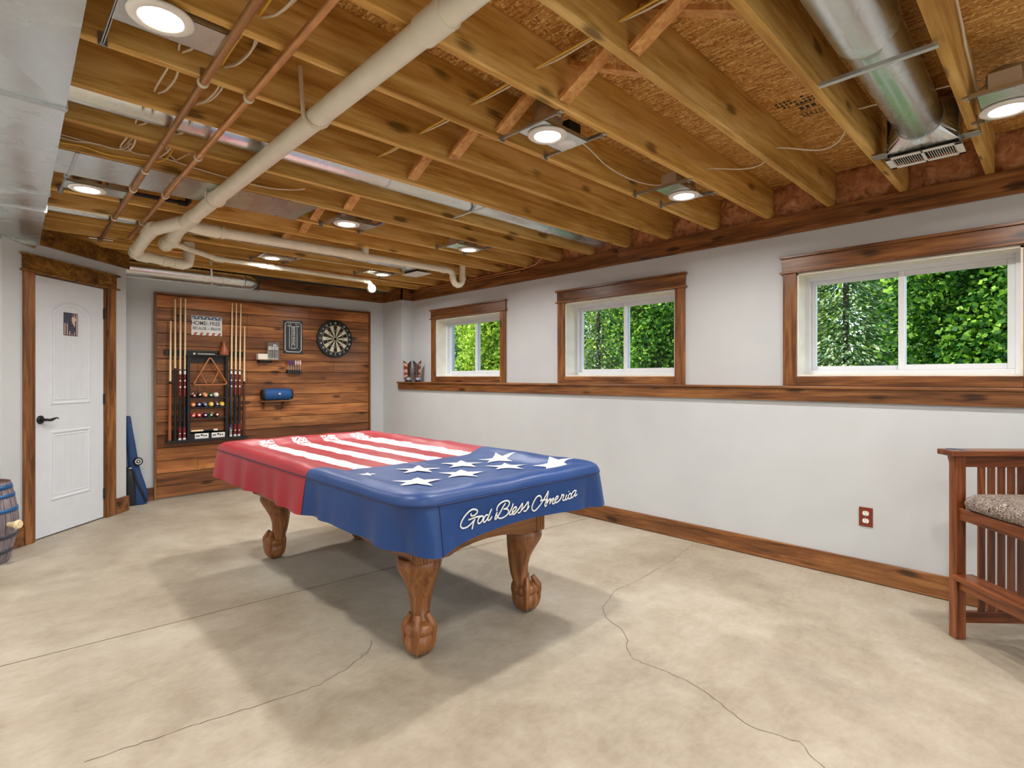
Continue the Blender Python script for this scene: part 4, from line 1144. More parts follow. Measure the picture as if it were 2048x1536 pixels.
rk = thing('cue_rack', (1.705, 6.43, .574), 'black wall mounted billiard cue and ball rack on the plank wall', 'cue rack')
obj('base_shelf', MB().box((1.318, 6.375, .576), (2.093, PY, .600)), M['black'], rk, 0.002)
for x in (1.506, 1.873): obj('side_panel', MB().box((x, 6.41, .600), (x+.026, PY, 1.482)), M['black'], rk, 0.002)
obj('top_shelf', MB().box((1.498, 6.395, 1.482), (1.907, PY, 1.492)), M['black'], rk, 0.002)
obj('top_rail', MB().box((1.532, 6.45, 1.413), (1.873, 6.466, 1.482)), M['black'], rk)
obj('bottom_panel', MB().box((1.532, 6.412, .600), (1.873, 6.43, .672)).box((1.532, 6.412, .66), (1.873, 6.47, .672)), M['black'], rk)
SHZ = [1.036, .934, .822]
for z in SHZ: obj('ball_shelf', MB().box((1.532, 6.405, z-.010), (1.873, 6.470, z)).box((1.532, 6.405, z), (1.873, 6.408, z+.004)), M['black'], rk)
obj('clip_bar', MB().box((1.311, 6.452, 1.484), (1.500, PY, 1.540)), M['black'], rk, 0.002)
obj('clip_bar', MB().box((1.905, 6.452, 1.484), (2.093, PY, 1.540)), M['black'], rk, 0.002)
obj('back_bar', MB().box((1.5, 6.46, 1.492), (1.905, PY, 1.54)), M['black'], rk, 0.002)
M['marks'] = plain('dark_marks', (60,60,62), .6)
for x in (1.575, 1.735):
    lp = MB().box((x, 6.409, .604), (x+.13, 6.4115, .658))
    for k, xx in enumerate((.012, .030, .055, .078, .100)):
        w = .012 if k != 2 else .018
        if k == 2: lp.box((x+xx, 6.4078, .632), (x+xx+w, 6.409, .650), 1)
        else: lp.lathe([(.004, 0), (.008, 0)], (x+xx+.006, 6.4085, .632), 'Y', 10, 1)
    obj('printed_plate', lp, [M['white'], M['marks']], rk)
CUEX = [(1.349,1.360,'s',1.213,1.834,'brown'),(1.398,1.399,'l',1.346,2.059,'black'),(1.440,1.449,'l',1.335,2.076,'red'),(1.482,1.493,'l',1.335,2.073,'red'),
        (1.931,1.946,'l',1.339,2.072,'blue'),(1.975,1.989,'l',1.337,2.076,'red'),(2.015,2.036,'l',1.335,2.075,'red'),(2.066,2.076,'s',1.209,1.822,'brown2')]
M['maple'] = wood('maple_shaft', (222,190,140), (234,208,164), (240,220,184), 'Z', .3, 1, 0, .5, 0, blot=0)
M['redlac'] = plain('red_lacquer', (110,18,30), .2, var=.02, coat=.5)
M['blulac'] = plain('blue_lacquer', (50,52,110), .2, var=.02, coat=.5)
M['brnlac'] = wood('brown_cue_butt', (120,62,34), (158,88,52), (172,104,66), 'Z', .25, 1, 0, .5, 0, blot=0)
M['dkbrn'] = plain('dark_brown_lacquer', (84,46,32), .25)
CUEL = ['short brown butted cue, leftmost in the rack','black butted pool cue, second from the left in the rack','red and white patterned cue, third from the left in the rack','red and white patterned cue just left of the ball shelves',
        'blue and white patterned cue just right of the ball shelves','red and white patterned cue beside the blue and white one','red and white patterned cue next to the short dark cue on the right','short dark butted cue, rightmost in the rack']
for (xb, xt, ty, zj, zt_, c_), lb in zip(CUEX, CUEL):
    yb_ = 6.432; zb = .602
    r = thing('pool_cue', (xb, yb_, zb), lb, 'pool cue', 'pool cues standing in the rack')
    f = lambda z: (xb+(xt-xb)*(z-zb)/(zt_-zb), yb_, z)
    shf = obj('shaft', MB().tube([f(zj), f((zj+zt_)/2), f(zt_-.012)], [.0098,.0085,.0066], 14), M['maple'], r)
    obj('tip', MB().tube([f(zt_-.012), f(zt_)], .0066, 12), M['white'], shf)
    bmx = MB()
    def seg(z0, z1, mat): bmx.tube([f(z0), f(z1)], [.0150-.0045*(z0-zb)/(zj-zb), .0150-.0045*(z1-zb)/(zj-zb)], 14, mat)
    if c_ in ('brown', 'brown2'):
        seg(zb, zj-.03, 1 if c_ == 'brown' else 2); seg(zj-.03, zj, 0); mats = [M['black'], M['brnlac'], M['dkbrn']]
    elif c_ == 'black': seg(zb, zj, 0); mats = [M['black']]
    else:
        L = zj-zb
        seg(zb, zb+.02, 1); seg(zb+.02, zb+.18*L, 2); seg(zb+.18*L, zb+.62*L, 0); seg(zb+.62*L, zj-.075, 2); seg(zj-.075, zj-.05, 2); seg(zj-.05, zj-.012, 1); seg(zj-.012, zj, 0)
        for zz, hh, ww in ((zb+.09*L, .045, .0075), (zb+.75*L, .06, .008), (zb+.84*L, .045, .006)):
            p = f(zz); rr = .0150-.0045*(zz-zb)/(zj-zb)
            bmx.tube([(p[0], p[1]-.004, zz-hh), (p[0], p[1]-.004, zz-hh*.3), (p[0], p[1]-.004, zz), (p[0], p[1]-.004, zz+hh*.3), (p[0], p[1]-.004, zz+hh)], [.002, rr*.55, rr*.85, rr*.55, .002], 10, 1)
        if c_ == 'blue': seg(zb+.02, zb+.10, 1); seg(zb+.22, zj-.2, 3)
        mats = [M['black'], M['white'], M['redlac'] if c_ == 'red' else M['blulac'], M['blulac'] if c_ != 'blue' else plain('grey_wrap', (96,100,110), .5)]
    obj('butt', bmx, mats, r)

BALLC = {'white': (238,232,214), 'yellow': (232,180,40), 'blue': (22,52,110), 'red': (190,40,34), 'purple': (50,30,80), 'orange': (226,116,30), 'green': (16,84,62), 'maroon': (96,20,34), 'black': (16,16,18), 'stripered': (190,40,34)}
for k_, v_ in BALLC.items(): M['ball_'+k_] = plain('ball_'+k_, v_, .12, var=.0, coat=.6)
ROWS = [[(1.572,'maroon',1,'15'),(1.622,'black',0,'8'),(1.679,'orange',1,'13'),(1.731,'green',0,'6'),(1.785,'white',0,'')],
        [(1.563,'orange',0,'5'),(1.6205,'blue',0,'2'),(1.679,'blue',1,'10'),(1.7365,'yellow',1,'9'),(1.794,'purple',1,'12'),(1.8430,'yellow',0,'1')],
        [(1.563,'red',1,'11'),(1.6205,'red',0,'3'),(1.678,'purple',0,'4'),(1.735,'green',1,'14'),(1.792,'maroon',0,'7')]]
RN = ['top', 'middle', 'bottom']
for ri, row in enumerate(ROWS):
    for (x, c_, stripe, num) in row:
        R = .0268; zc = SHZ[ri]+R+.0005; yc = 6.436
        r = thing('billiard_ball', (x, yc, zc), (('plain white cue ball on the top shelf of the rack') if not num else '%s%s billiard ball on the %s shelf of the cue rack' % (c_, ' and white striped' if stripe else ' solid', RN[ri])), 'billiard ball', 'billiard balls on the rack shelves')
        m = MB(); nr, ns = 18, 24
        tilt = Matrix.Rotation(random.uniform(-.7, .7), 4, 'Y') @ Matrix.Rotation(random.uniform(-.3, .3), 4, 'X')
        m.sphere((0,0,0), R, ns, nr)
        m.v = [tuple(tilt @ Vector(p)) for p in m.v]
        if stripe:
            for fi in range(len(m.f)):
                i_ = fi // ns
                m.m[fi] = 1 if 4 <= i_ <= 13 else 0
        m.v = [(p[0]+x, p[1]+yc, p[2]+zc) for p in m.v]
        obj('ball_body', m, [M['ball_white'], M['ball_'+c_]] if stripe else [M['ball_'+c_]], r)
        if num:
            d = tilt @ Vector((0, -1, 0)); q_ = Vector((x, yc, zc)) + d*(R*.93)
            e1 = (tilt @ Vector((1,0,0))); e2 = (tilt @ Vector((0,0,1)))
            disc = MB(); vs = [q_+d*(R*.085)] + [q_+(e1*math.cos(a)+e2*math.sin(a))*R*.40+d*(R*.012) for a in [2*PI*k/14 for k in range(14)]]
            disc.add(vs, [(0, 1+k, 1+(k+1) % 14) for k in range(14)], 0)
            Mt = Matrix((( e1.x, e2.x, d.x, 0),(e1.y, e2.y, d.y, 0),(e1.z, e2.z, d.z, 0),(0,0,0,1))); Mt.translation = q_+d*(R*.10)
            disc.text(num, .017, Mt, 1, .0002)
            obj('number_spot', disc, [M['ball_white'], M['marks']], r)
# triangle
M['rackwood'] = wood('light_brown_rack', (140,82,48), (178,112,70), (196,132,88), 'X', .3, 1, 0, .4, 0, blot=0)
tg = thing('triangle_rack', (1.725, 6.42, 1.172), 'wooden triangle ball rack hanging above the ball shelves', 'triangle rack')
def rtri(P, r_):
    out = []
    for i in range(3):
        a, b_, c_ = Vector(P[i-1]), Vector(P[i]), Vector(P[(i+1) % 3])
        u, w = (a-b_).normalized(), (c_-b_).normalized(); s_ = b_+u*r_; e_ = b_+w*r_
        for k in range(6):
            t_ = k/5; out.append((s_*(1-t_)**2 + b_*2*t_*(1-t_) + e_*t_**2))
    return out
obj('outer_frame', MB().tube(rtri([(1.723,6.425,1.475),(1.893,6.415,1.176),(1.556,6.415,1.172)], .035), .0085, 10, closed=True, flat=((0,1,0), 1.9)), M['rackwood'], tg)
for a, b_ in (((1.626,6.42,1.300),(1.690,6.42,1.178)), ((1.803,6.42,1.318),(1.742,6.42,1.178))):
    obj('inner_bar', MB().tube([a, b_], .0062, 8, flat=((0,1,0), 2)), M['rackwood'], tg)
obj('hook', MB().tube([(1.723,6.452,1.46),(1.723,6.43,1.455),(1.723,6.418,1.462)], .003, 6), M['steel'], tg)
vs_ = thing('leather_shaker_bottle', (1.862, 6.43, 1.492), 'brown leather shaker bottle on top of the cue rack', 'shaker bottle')
M['leather'] = plain('brown_leather', (150,80,42), .4, var=.06)
obj('bottle_body', MB().lathe([(0,0),(.047,0),(.050,.012),(.046,.05),(.034,.085),(.020,.115),(.017,.14),(.021,.155),(.017,.153),(.013,.14)], (1.862, 6.435, 1.493), seg=24), M['leather'], vs_)
bh = thing('table_brush', (1.68, 6.42, 1.493), 'pale table brush lying on top of the cue rack', 'brush')
obj('brush_block', MB().box((1.600, 6.405, 1.498), (1.765, 6.440, 1.506)), M['offwhite'], bh, .003)
obj('bristles', MB().box((1.605, 6.408, 1.4925), (1.760, 6.437, 1.498)), M['matblack'], bh)
ck = obj('chalk_cube', MB().box((1.560, 6.41, 1.4925), (1.580, 6.43, 1.512)), M['offwhite'], bevel=.002); tag(ck, 'small pale chalk cube at the left end of the rack top', 'chalk')
bd_ = thing('short_cue_piece', (1.69, 6.44, .672), 'pale and dark cue extension lying on the lowest rack ledge', 'cue extension')
obj('shaft', MB().tube([(1.545,6.44,.684),(1.66,6.44,.684)], [.009,.011], 12), M['maple'], bd_)
obj('handle', MB().tube([(1.66,6.44,.684),(1.76,6.44,.684)], .0115, 12), M['black'], bd_)
obj('ferrule', MB().tube([(1.76,6.44,.684),(1.80,6.44,.684)], .0118, 12), M['offwhite'], bd_)

# flag sign
RXZ = lambda x, y, z: Matrix(((1,0,0,x),(0,0,-1,y),(0,1,0,z),(0,0,0,1)))
sg = thing('wall_sign', (1.706, 6.47, 1.80), 'white metal sign with blue starry top and red striped lower edge above the cue rack', 'sign')
pl = MB().box((1.557, 6.472, 1.704), (1.855, 6.4755, 1.912)); obj('sign_plate', pl, plain('sign_white', (222,224,220), .4), sg, .0008)
ar = MB()
ar.box((1.561, 6.4705, 1.872), (1.851, 6.4718, 1.908), 0)
for k in range(9):
    a = [(1.572+.034*k+ (.012 if q % 2 == 0 else .005)*math.sin(2*PI*q/10), 6.4700, 1.890+(.006 if k % 2 else -.006)+(.012 if q % 2 == 0 else .005)*math.cos(2*PI*q/10)) for q in range(10)]
    ar.add(a, [tuple(range(10))], 1)
for k in range(5):
    x = 1.575+.058*k
    ar.add([(x, 6.4705, 1.704), (x+.026, 6.4705, 1.704), (x+.040, 6.4705, 1.735), (x+.014, 6.4705, 1.735)], [(0,1,2,3)], 2)
obj('artwork', ar, [plain('sign_blue', (78,92,120), .5), M['white'], plain('sign_red', (168,84,62), .5)], sg)
lt = MB()
lt.text('HOME', .062, RXZ(1.626, 6.4708, 1.832), 0, .0003, .82, .0008); lt.text('FREE', .062, RXZ(1.785, 6.4708, 1.832), 0, .0003, .82, .0008)
lt.text('OF', .018, RXZ(1.704, 6.4708, 1.842), 0, .0003); lt.text('THE', .018, RXZ(1.704, 6.4708, 1.824), 0, .0003)
lt.text('BECAUSE', .044, RXZ(1.635, 6.4708, 1.777), 0, .0003, .74, .0006); lt.text('BRAVE', .044, RXZ(1.792, 6.4708, 1.777), 0, .0003, .78, .0006)
lt.text('OF', .014, RXZ(1.720, 6.4708, 1.783), 0, .0003); lt.text('THE', .014, RXZ(1.720, 6.4708, 1.770), 0, .0003)
obj('lettering', lt, plain('sign_ink', (70,78,96), .6), sg)

# chalk scoreboard
sb = thing('dart_scoreboard', (2.636, 6.47, 1.735), 'black dart scoreboard with white number column on the plank wall', 'scoreboard')
obj('board', MB().box((2.522, 6.466, 1.539), (2.751, PY-.001, 1.931)), plain('scoreboard_black', (34,42,48), .5), sb, .001)
ln = MB(); yy = 6.4648
def wl(x0, z0, x1, z1, w=.004): ln.beam((x0, yy, z0), (x1, yy, z1), .0012, w, up=(0,0,1) if abs(x1-x0) > abs(z1-z0) else (1,0,0))
for s_ in (-1, 1):
    wl(2.636+s_*.096, 1.580, 2.636+s_*.096, 1.890, .006); wl(2.636-.075, 1.735+s_*.177, 2.636+.075, 1.735+s_*.177, .006)
    wl(2.636+s_*.045, 1.600, 2.636+s_*.045, 1.862, .004); wl(2.636+s_*.019, 1.602, 2.636+s_*.019, 1.862, .003)
    for s2 in (-1, 1):
        wl(2.636+s_*.096, 1.735+s2*.155, 2.636+s_*.075, 1.735+s2*.177, .005)
        ln.lathe([(0,0),(.006,0)], (2.636+s_*.094, 6.4644, 1.735+s2*.178), 'Y', 10)
wl(2.565, 1.862, 2.707, 1.862, .003); wl(2.617, 1.645, 2.655, 1.645, .004); wl(2.605, 1.598, 2.667, 1.598, .005)
for k, tx_ in enumerate(('20','19','18','17','16','15','B')): ln.text(tx_, .030, RXZ(2.636, 6.4648, 1.845-.030*k), 0, .0003, .85, .0006)
ln.text('HOME', .016, RXZ(2.590, 6.4648, 1.874), 0, .0003); ln.text('VISITOR', .014, RXZ(2.686, 6.4648, 1.872), 0, .0003)
wl(2.580, 1.893, 2.618, 1.893, .003); wl(2.655, 1.893, 2.692, 1.893, .003)
obj('white_markings', ln, M['white'], sb)

# dartboard
db = thing('dartboard', (3.161, 6.45, 1.738), 'round black and cream dartboard on the right part of the plank wall', 'dartboard')
DC = (3.161, 6.448, 1.738)
obj('backing', MB().lathe([(0,.028),(.225,.028),(.233,.022),(.233,.004),(.229,0),(0,0)], DC, 'Y', 64), plain('dartboard_black', (34,42,44), .6), db)
wd = MB(); NW = 20
def ann(mb, r0, r1, a0, a1, y, mat, n=4):
    vs = []
    for k in range(n+1):
        a = a0+(a1-a0)*k/n
        vs += [(DC[0]+r0*math.sin(a), y, DC[2]+r0*math.cos(a)), (DC[0]+r1*math.sin(a), y, DC[2]+r1*math.cos(a))]
    mb.add(vs, [(2*k, 2*k+1, 2*k+3, 2*k+2) for k in range(n)], mat)
for k in range(NW):
    a0 = 2*PI*(k-.5)/NW; a1 = 2*PI*(k+.5)/NW
    ann(wd, .012, .172, a0, a1, 6.4468, 0 if k % 2 == 0 else 1)
    ann(wd, .099, .107, a0, a1, 6.4466, 2 if k % 2 == 0 else 3); ann(wd, .164, .172, a0, a1, 6.4466, 2 if k % 2 == 0 else 3)
wd.lathe([(0, 0), (.008, 0)], (DC[0], 6.4462, DC[2]), 'Y', 16, 2); wd.lathe([(.008, 0), (.015, 0)], (DC[0], 6.4463, DC[2]), 'Y', 20, 3)
obj('scoring_face', wd, [plain('dart_black', (40,38,34), .8), plain('dart_cream', (226,222,196), .8), plain('dart_red', (150,110,90), .8), plain('dart_green', (150,160,130), .8)], db)
nu = MB()
for k, t_ in enumerate((20,1,18,4,13,6,10,15,2,17,3,19,7,16,8,11,14,9,12,5)):
    a = 2*PI*k/NW; nu.text(str(t_), .032, RXZ(DC[0]+.197*math.sin(a), 6.4462, DC[2]+.197*math.cos(a)), 0, .0003, .9, .0006)
obj('number_ring', nu, M['white'], db)
wi = MB()
for r_ in (.107, .099, .172, .164): wi.tube([(DC[0]+r_*math.sin(2*PI*k/48), 6.446, DC[2]+r_*math.cos(2*PI*k/48)) for k in range(48)], .0010, 5, closed=True)
obj('wire_ring', wi, M['steel'], db)

# little shelf with a box and a clear pack
s1 = thing('wall_shelf', (2.345, 6.44, 1.44), 'small upper wooden shelf left of the scoreboard', 'shelf')
obj('shelf_board', MB().box((2.212, 6.395, 1.448), (2.477, PY-.001, 1.457)), M['stainX'], s1, .001)
obj('under_frame', MB().box((2.232, 6.43, 1.420), (2.372, 6.436, 1.448)).box((2.232, 6.43, 1.420), (2.238, PY-.001, 1.448)).box((2.366, 6.43, 1.420), (2.372, PY-.001, 1.448)), M['black'], s1)
obj('ring_hook', MB().tube([(2.30+.014*math.sin(2*PI*k/14), 6.432, 1.410+.012*math.cos(2*PI*k/14)) for k in range(14)], .002, 5, closed=True), M['black'], s1)
o = obj('white_box', MB().box((2.210, 6.40, 1.4575), (2.314, 6.465, 1.522)), M['offwhite'], bevel=.002); tag(o, 'small blank white box on the left end of the upper shelf', 'box')
pk = thing('clear_package', (2.389, 6.44, 1.4575), 'clear plastic package of dart parts standing on the upper shelf', 'package')
obj('package_shell', MB().box((2.322, 6.415, 1.458), (2.456, 6.455, 1.663)), M['clear'], pk, .004)
inn = MB()
for k, x in enumerate((2.345, 2.365, 2.392, 2.418, 2.436)):
    inn.tube([(x, 6.435, 1.475), (x, 6.435, 1.56)], .005, 8, 0)
    inn.add([(x-.011, 6.434, 1.57), (x+.011, 6.434, 1.57), (x+.011, 6.434, 1.605), (x, 6.434, 1.617), (x-.011, 6.434, 1.605)], [(0,1,2,3,4)], 1)
inn.box((2.33, 6.443, 1.462), (2.45, 6.446, 1.48), 1); inn.sphere((2.41, 6.437, 1.625), .018, 12, 8, 1, 1.2, .4, .8)
obj('dart_parts', inn, [M['steel'], M['white']], pk)
dh = thing('dart_holder', (2.64, 6.45, 1.30), 'small black wall holder below the scoreboard', 'dart holder')
obj('holder_block', MB().box((2.556, 6.43, 1.300), (2.728, PY-.001, 1.312)).box((2.556, 6.43, 1.325), (2.728, 6.445, 1.336)).box((2.556, 6.46, 1.300), (2.728, PY-.001, 1.345)), M['black'], dh, .001)
for k in range(6):
    x = 2.572+.028*k; purple = k < 3
    r = thing('dart', (x, 6.438, 1.312), ('purple flighted dart' if purple else 'white and red flighted dart') + (', %s in the wall holder' % ['first from the left','second from the left','third from the left','third from the right','second from the right','last on the right'][k]), 'dart', 'darts in the wall holder')
    obj('barrel', MB().tube([(x,6.438,1.3125),(x,6.438,1.33),(x,6.438,1.36),(x,6.438,1.40)], [.001,.004,.0045,.0025], 10), M['steel'], r)
    fl = MB()
    for a in (0.35, .35+PI/2):
        dx, dy = math.cos(a), math.sin(a)
        pts = [(-.002,1.395),(-.013,1.410),(-.015,1.435),(-.008,1.455),(.008,1.455),(.015,1.435),(.013,1.410),(.002,1.395)]
        fl.prism([(x+p*dx, 6.438+p*dy, z) for p, z in pts], (-dy*.0008, dx*.0008, 0), 0)
    obj('flight', fl, plain('purple_flight', (110,76,130), .5) if purple else plain('pale_flight', (226,200,196), .5), r)
s2_ = thing('wall_shelf', (2.42, 6.43, .90), 'small lower wooden bracket shelf holding the blue speaker', 'shelf')
obj('shelf_board', MB().box((2.242, 6.375, .973), (2.605, PY-.001, .984)), M['stainX'], s2_, .001)
for x in (2.285, 2.510):
    obj('bracket', MB().prism([(x, PY-.002, .973), (x, 6.39, .973), (x, 6.40, .958), (x, 6.445, .935), (x, 6.455, .888), (x, PY-.002, .885)], (.018, 0, 0)), M['stainZ'], s2_)
spk = thing('portable_speaker', (2.43, 6.43, .985), 'blue cylindrical portable speaker on the lower shelf', 'speaker')
M['spk'] = plain('speaker_fabric', (22,76,136), .7, var=.05, scale=200)
prof = [(.052,2.275),(.062,2.285),(.068,2.31),(.069,2.43),(.068,2.55),(.062,2.575),(.052,2.585)]
obj('speaker_body', MB().tube([(h, 6.425, 1.054) for r_, h in prof], [r_ for r_, h in prof], 32), M['spk'], spk)
for a, b_ in ((2.258, 2.278), (2.582, 2.600)): obj('end_cap', MB().cyl((a, 6.425, 1.054), (b_, 6.425, 1.054), .058, 28), M['matblack'], spk)
lg_ = MB().box((2.424, 6.3535, 1.054), (2.447, 6.3560, 1.072), 0).box((2.429, 6.3528, 1.058), (2.434, 6.3535, 1.068), 1).box((2.438, 6.3528, 1.058), (2.443, 6.3535, 1.068), 1)
obj('logo_badge', lg_, [M['white'], plain('logo_red', (200,90,80), .5)], spk)
obj('base_pad', MB().box((2.30, 6.40, .9845), (2.56, 6.45, .992)), M['matblack'], spk)

# ------------------------------------------------------------------ things by the door
dpq = thing('door_plaque', dw(.443, 0, 1.69), 'small metal plaque with a faded flag and bird picture on the white door', 'plaque')
pq = MB(); dwbox(pq, .373, .513, -.0075, -.005, 1.596, 1.784); obj('plaque_plate', pq, plain('plaque_dark', (70,58,58), .4), dpq, .004, 2)
af = MB(); n_ = -.0046
def dq(pts, mat): af.add([dw(s_, n_+.0002*mat, z) for s_, z in pts], [tuple(range(len(pts)))], mat)
for k in range(6):
    s0 = .378+.0235*k; dq([(s0, 1.602), (s0+.010, 1.602), (s0+.010, 1.778), (s0, 1.778)], 0)
dq([(.377,1.695),(.455,1.695),(.455,1.780),(.377,1.780)], 1)
dq([(.425,1.700),(.47,1.685),(.495,1.65),(.46,1.605),(.425,1.64)], 1)
for i in range(5):
    for j in range(4):
        s_, z = .384+.014*i, 1.704+.019*j + (.008 if i % 2 else 0); dq([(s_-.002, z), (s_, z-.0025), (s_+.002, z), (s_, z+.0025)], 2)
for i in range(3):
    for j in range(3): s_, z = .437+.014*i, 1.632+.018*j; dq([(s_-.002, z), (s_, z-.0025), (s_+.002, z), (s_, z+.0025)], 2)
dq([(.448,1.742),(.462,1.755),(.482,1.750),(.496,1.732),(.490,1.722),(.482,1.715),(.484,1.690),(.472,1.672),(.462,1.700),(.450,1.722)], 3)
obj('plaque_picture', af, [plain('faded_stripe', (206,180,176), .5), plain('faded_navy', (44,50,76), .5), M['white'], plain('pale_bird', (218,192,168), .5)], dpq)

br_ = thing('wooden_barrel', (-.045, 5.075, 0), 'grey wooden keg with blue hoops and a wooden tap at the left edge', 'barrel')
bp = [(.158,0),(.172,.06),(.190,.14),(.205,.22),(.210,.28),(.205,.34),(.192,.42),(.176,.50),(.165,.545)]
stv = MB(); ns = 22
for k in range(ns):
    a0, a1 = 2*PI*(k+.03)/ns, 2*PI*(k+.97)/ns; vs = []
    for r_, z in bp:
        for a in (a0, (a0+a1)/2, a1):
            vs.append((-.045+r_*math.cos(a), 5.075+r_*math.sin(a), z))
    stv.add(vs, [(3*i+j, 3*i+j+1, 3*i+j+4, 3*i+j+3) for i in range(len(bp)-1) for j in range(2)], 0, True)
obj('staves', stv, wood('grey_barrel_wood', (86,78,84), (128,118,124), (158,148,150), 'Z', .5, 1.2, 0, .3, .1), br_)
obj('barrel_core', MB().lathe([(0,.002)]+[(r_-.006, z) for r_, z in bp]+[(.150,.53),(0,.53)], (-.045,5.075,0), seg=40), M['dkbrn'], br_)
M['hoop'] = plain('blue_hoop', (26,84,140), .35, var=.03); M['hoopd'] = plain('dark_hoop', (52,60,74), .4)
for z, w, mt in ((.515,.028,'hoop'),(.455,.024,'hoop'),(.36,.026,'hoop'),(.185,.026,'hoopd'),(.085,.024,'hoopd')):
    def rb(zz):
        for (r0, z0), (r1, z1) in zip(bp[:-1], bp[1:]):
            if z0 <= zz <= z1: return r0+(r1-r0)*(zz-z0)/(z1-z0)
    obj('hoop', MB().lathe([(rb(z-w/2)-.001, z-w/2), (rb(z-w/2)+.003, z-w/2), (rb(z+w/2)+.003, z+w/2), (rb(z+w/2)-.001, z+w/2)], (-.045,5.075,0), seg=44), M[mt], br_)
obj('wooden_tap', MB().tube([(.10,4.94,.27),(.125,4.90,.272),(.15,4.87,.274)], [.014,.018,.030], 14).tube([(.15,4.87,.274),(.16,4.86,.274)], [.032,.024], 14), M['maple'], br_)

bg = thing('blue_bag', (1.05, 6.40, 0), 'tall narrow blue padded bag with a round white ring emblem leaning in the corner', 'bag')
M['bagb'] = plain('blue_nylon', (18,58,108), .55, var=.08, scale=6); M['bagk'] = plain('black_nylon', (18,20,30), .6, var=.06)
def loft(secs, n=20, e=.6):
    vs = []
    for z, cx, cy, hw, hd in secs:
        for k in range(n):
            a = 2*PI*k/n; ca, sa = math.cos(a), math.sin(a)
            vs.append((cx+hw*math.copysign(abs(ca)**e, ca), cy+hd*math.copysign(abs(sa)**e, sa), z))
    fs = [(i*n+k, i*n+(k+1)%n, (i+1)*n+(k+1)%n, (i+1)*n+k) for i in range(len(secs)-1) for k in range(n)]
    m = MB().add(vs, fs, 0, True); m.add(vs[:n], [tuple(range(n))[::-1]], 0); m.add(vs[-n:], [tuple(range(n))], 0); return m
obj('bag_body', loft([(.004,1.085,6.395,.058,.05),(.04,1.088,6.395,.066,.055),(.12,1.085,6.40,.066,.055),(.22,1.070,6.41,.056,.05),(.32,1.050,6.42,.048,.045),(.44,1.035,6.43,.042,.04),(.60,1.020,6.44,.036,.035),(.74,1.006,6.45,.030,.03),(.86,.996,6.455,.026,.026),(.872,.995,6.455,.020,.02)]), M['bagb'], bg)
obj('bag_pocket', loft([(.004,1.012,6.39,.045,.05),(.10,1.010,6.39,.048,.055),(.26,1.002,6.40,.040,.05),(.36,.995,6.41,.030,.04),(.37,.995,6.41,.02,.03)]), M['bagk'], bg)
obj('carry_strap', MB().tube(smooth([(1.035,6.37,.34),(1.06,6.345,.22),(1.10,6.335,.12),(1.13,6.335,.03)], 4), .010, 8, flat=((0,1,0), .3)), M['bagk'], bg)
eb = MB().lathe([(0,-.012),(.034,-.012),(.040,-.006),(.040,.02),(0,.02)], (1.066, 6.352, .428), 'Y', 28, 0)
eb.tube([(1.066+.023*math.sin(2*PI*k/24), 6.338, .428+.023*math.cos(2*PI*k/24)) for k in range(24)], .0045, 8, 1, closed=True); eb.sphere((1.066, 6.338, .428), .009, 12, 8, 1, sy=.5)
obj('round_emblem', eb, [M['bagk'], M['white']], bg)
obj('zip_pull', MB().box((.992,6.352,.365),(1.016,6.356,.372)), M['white'], bg)

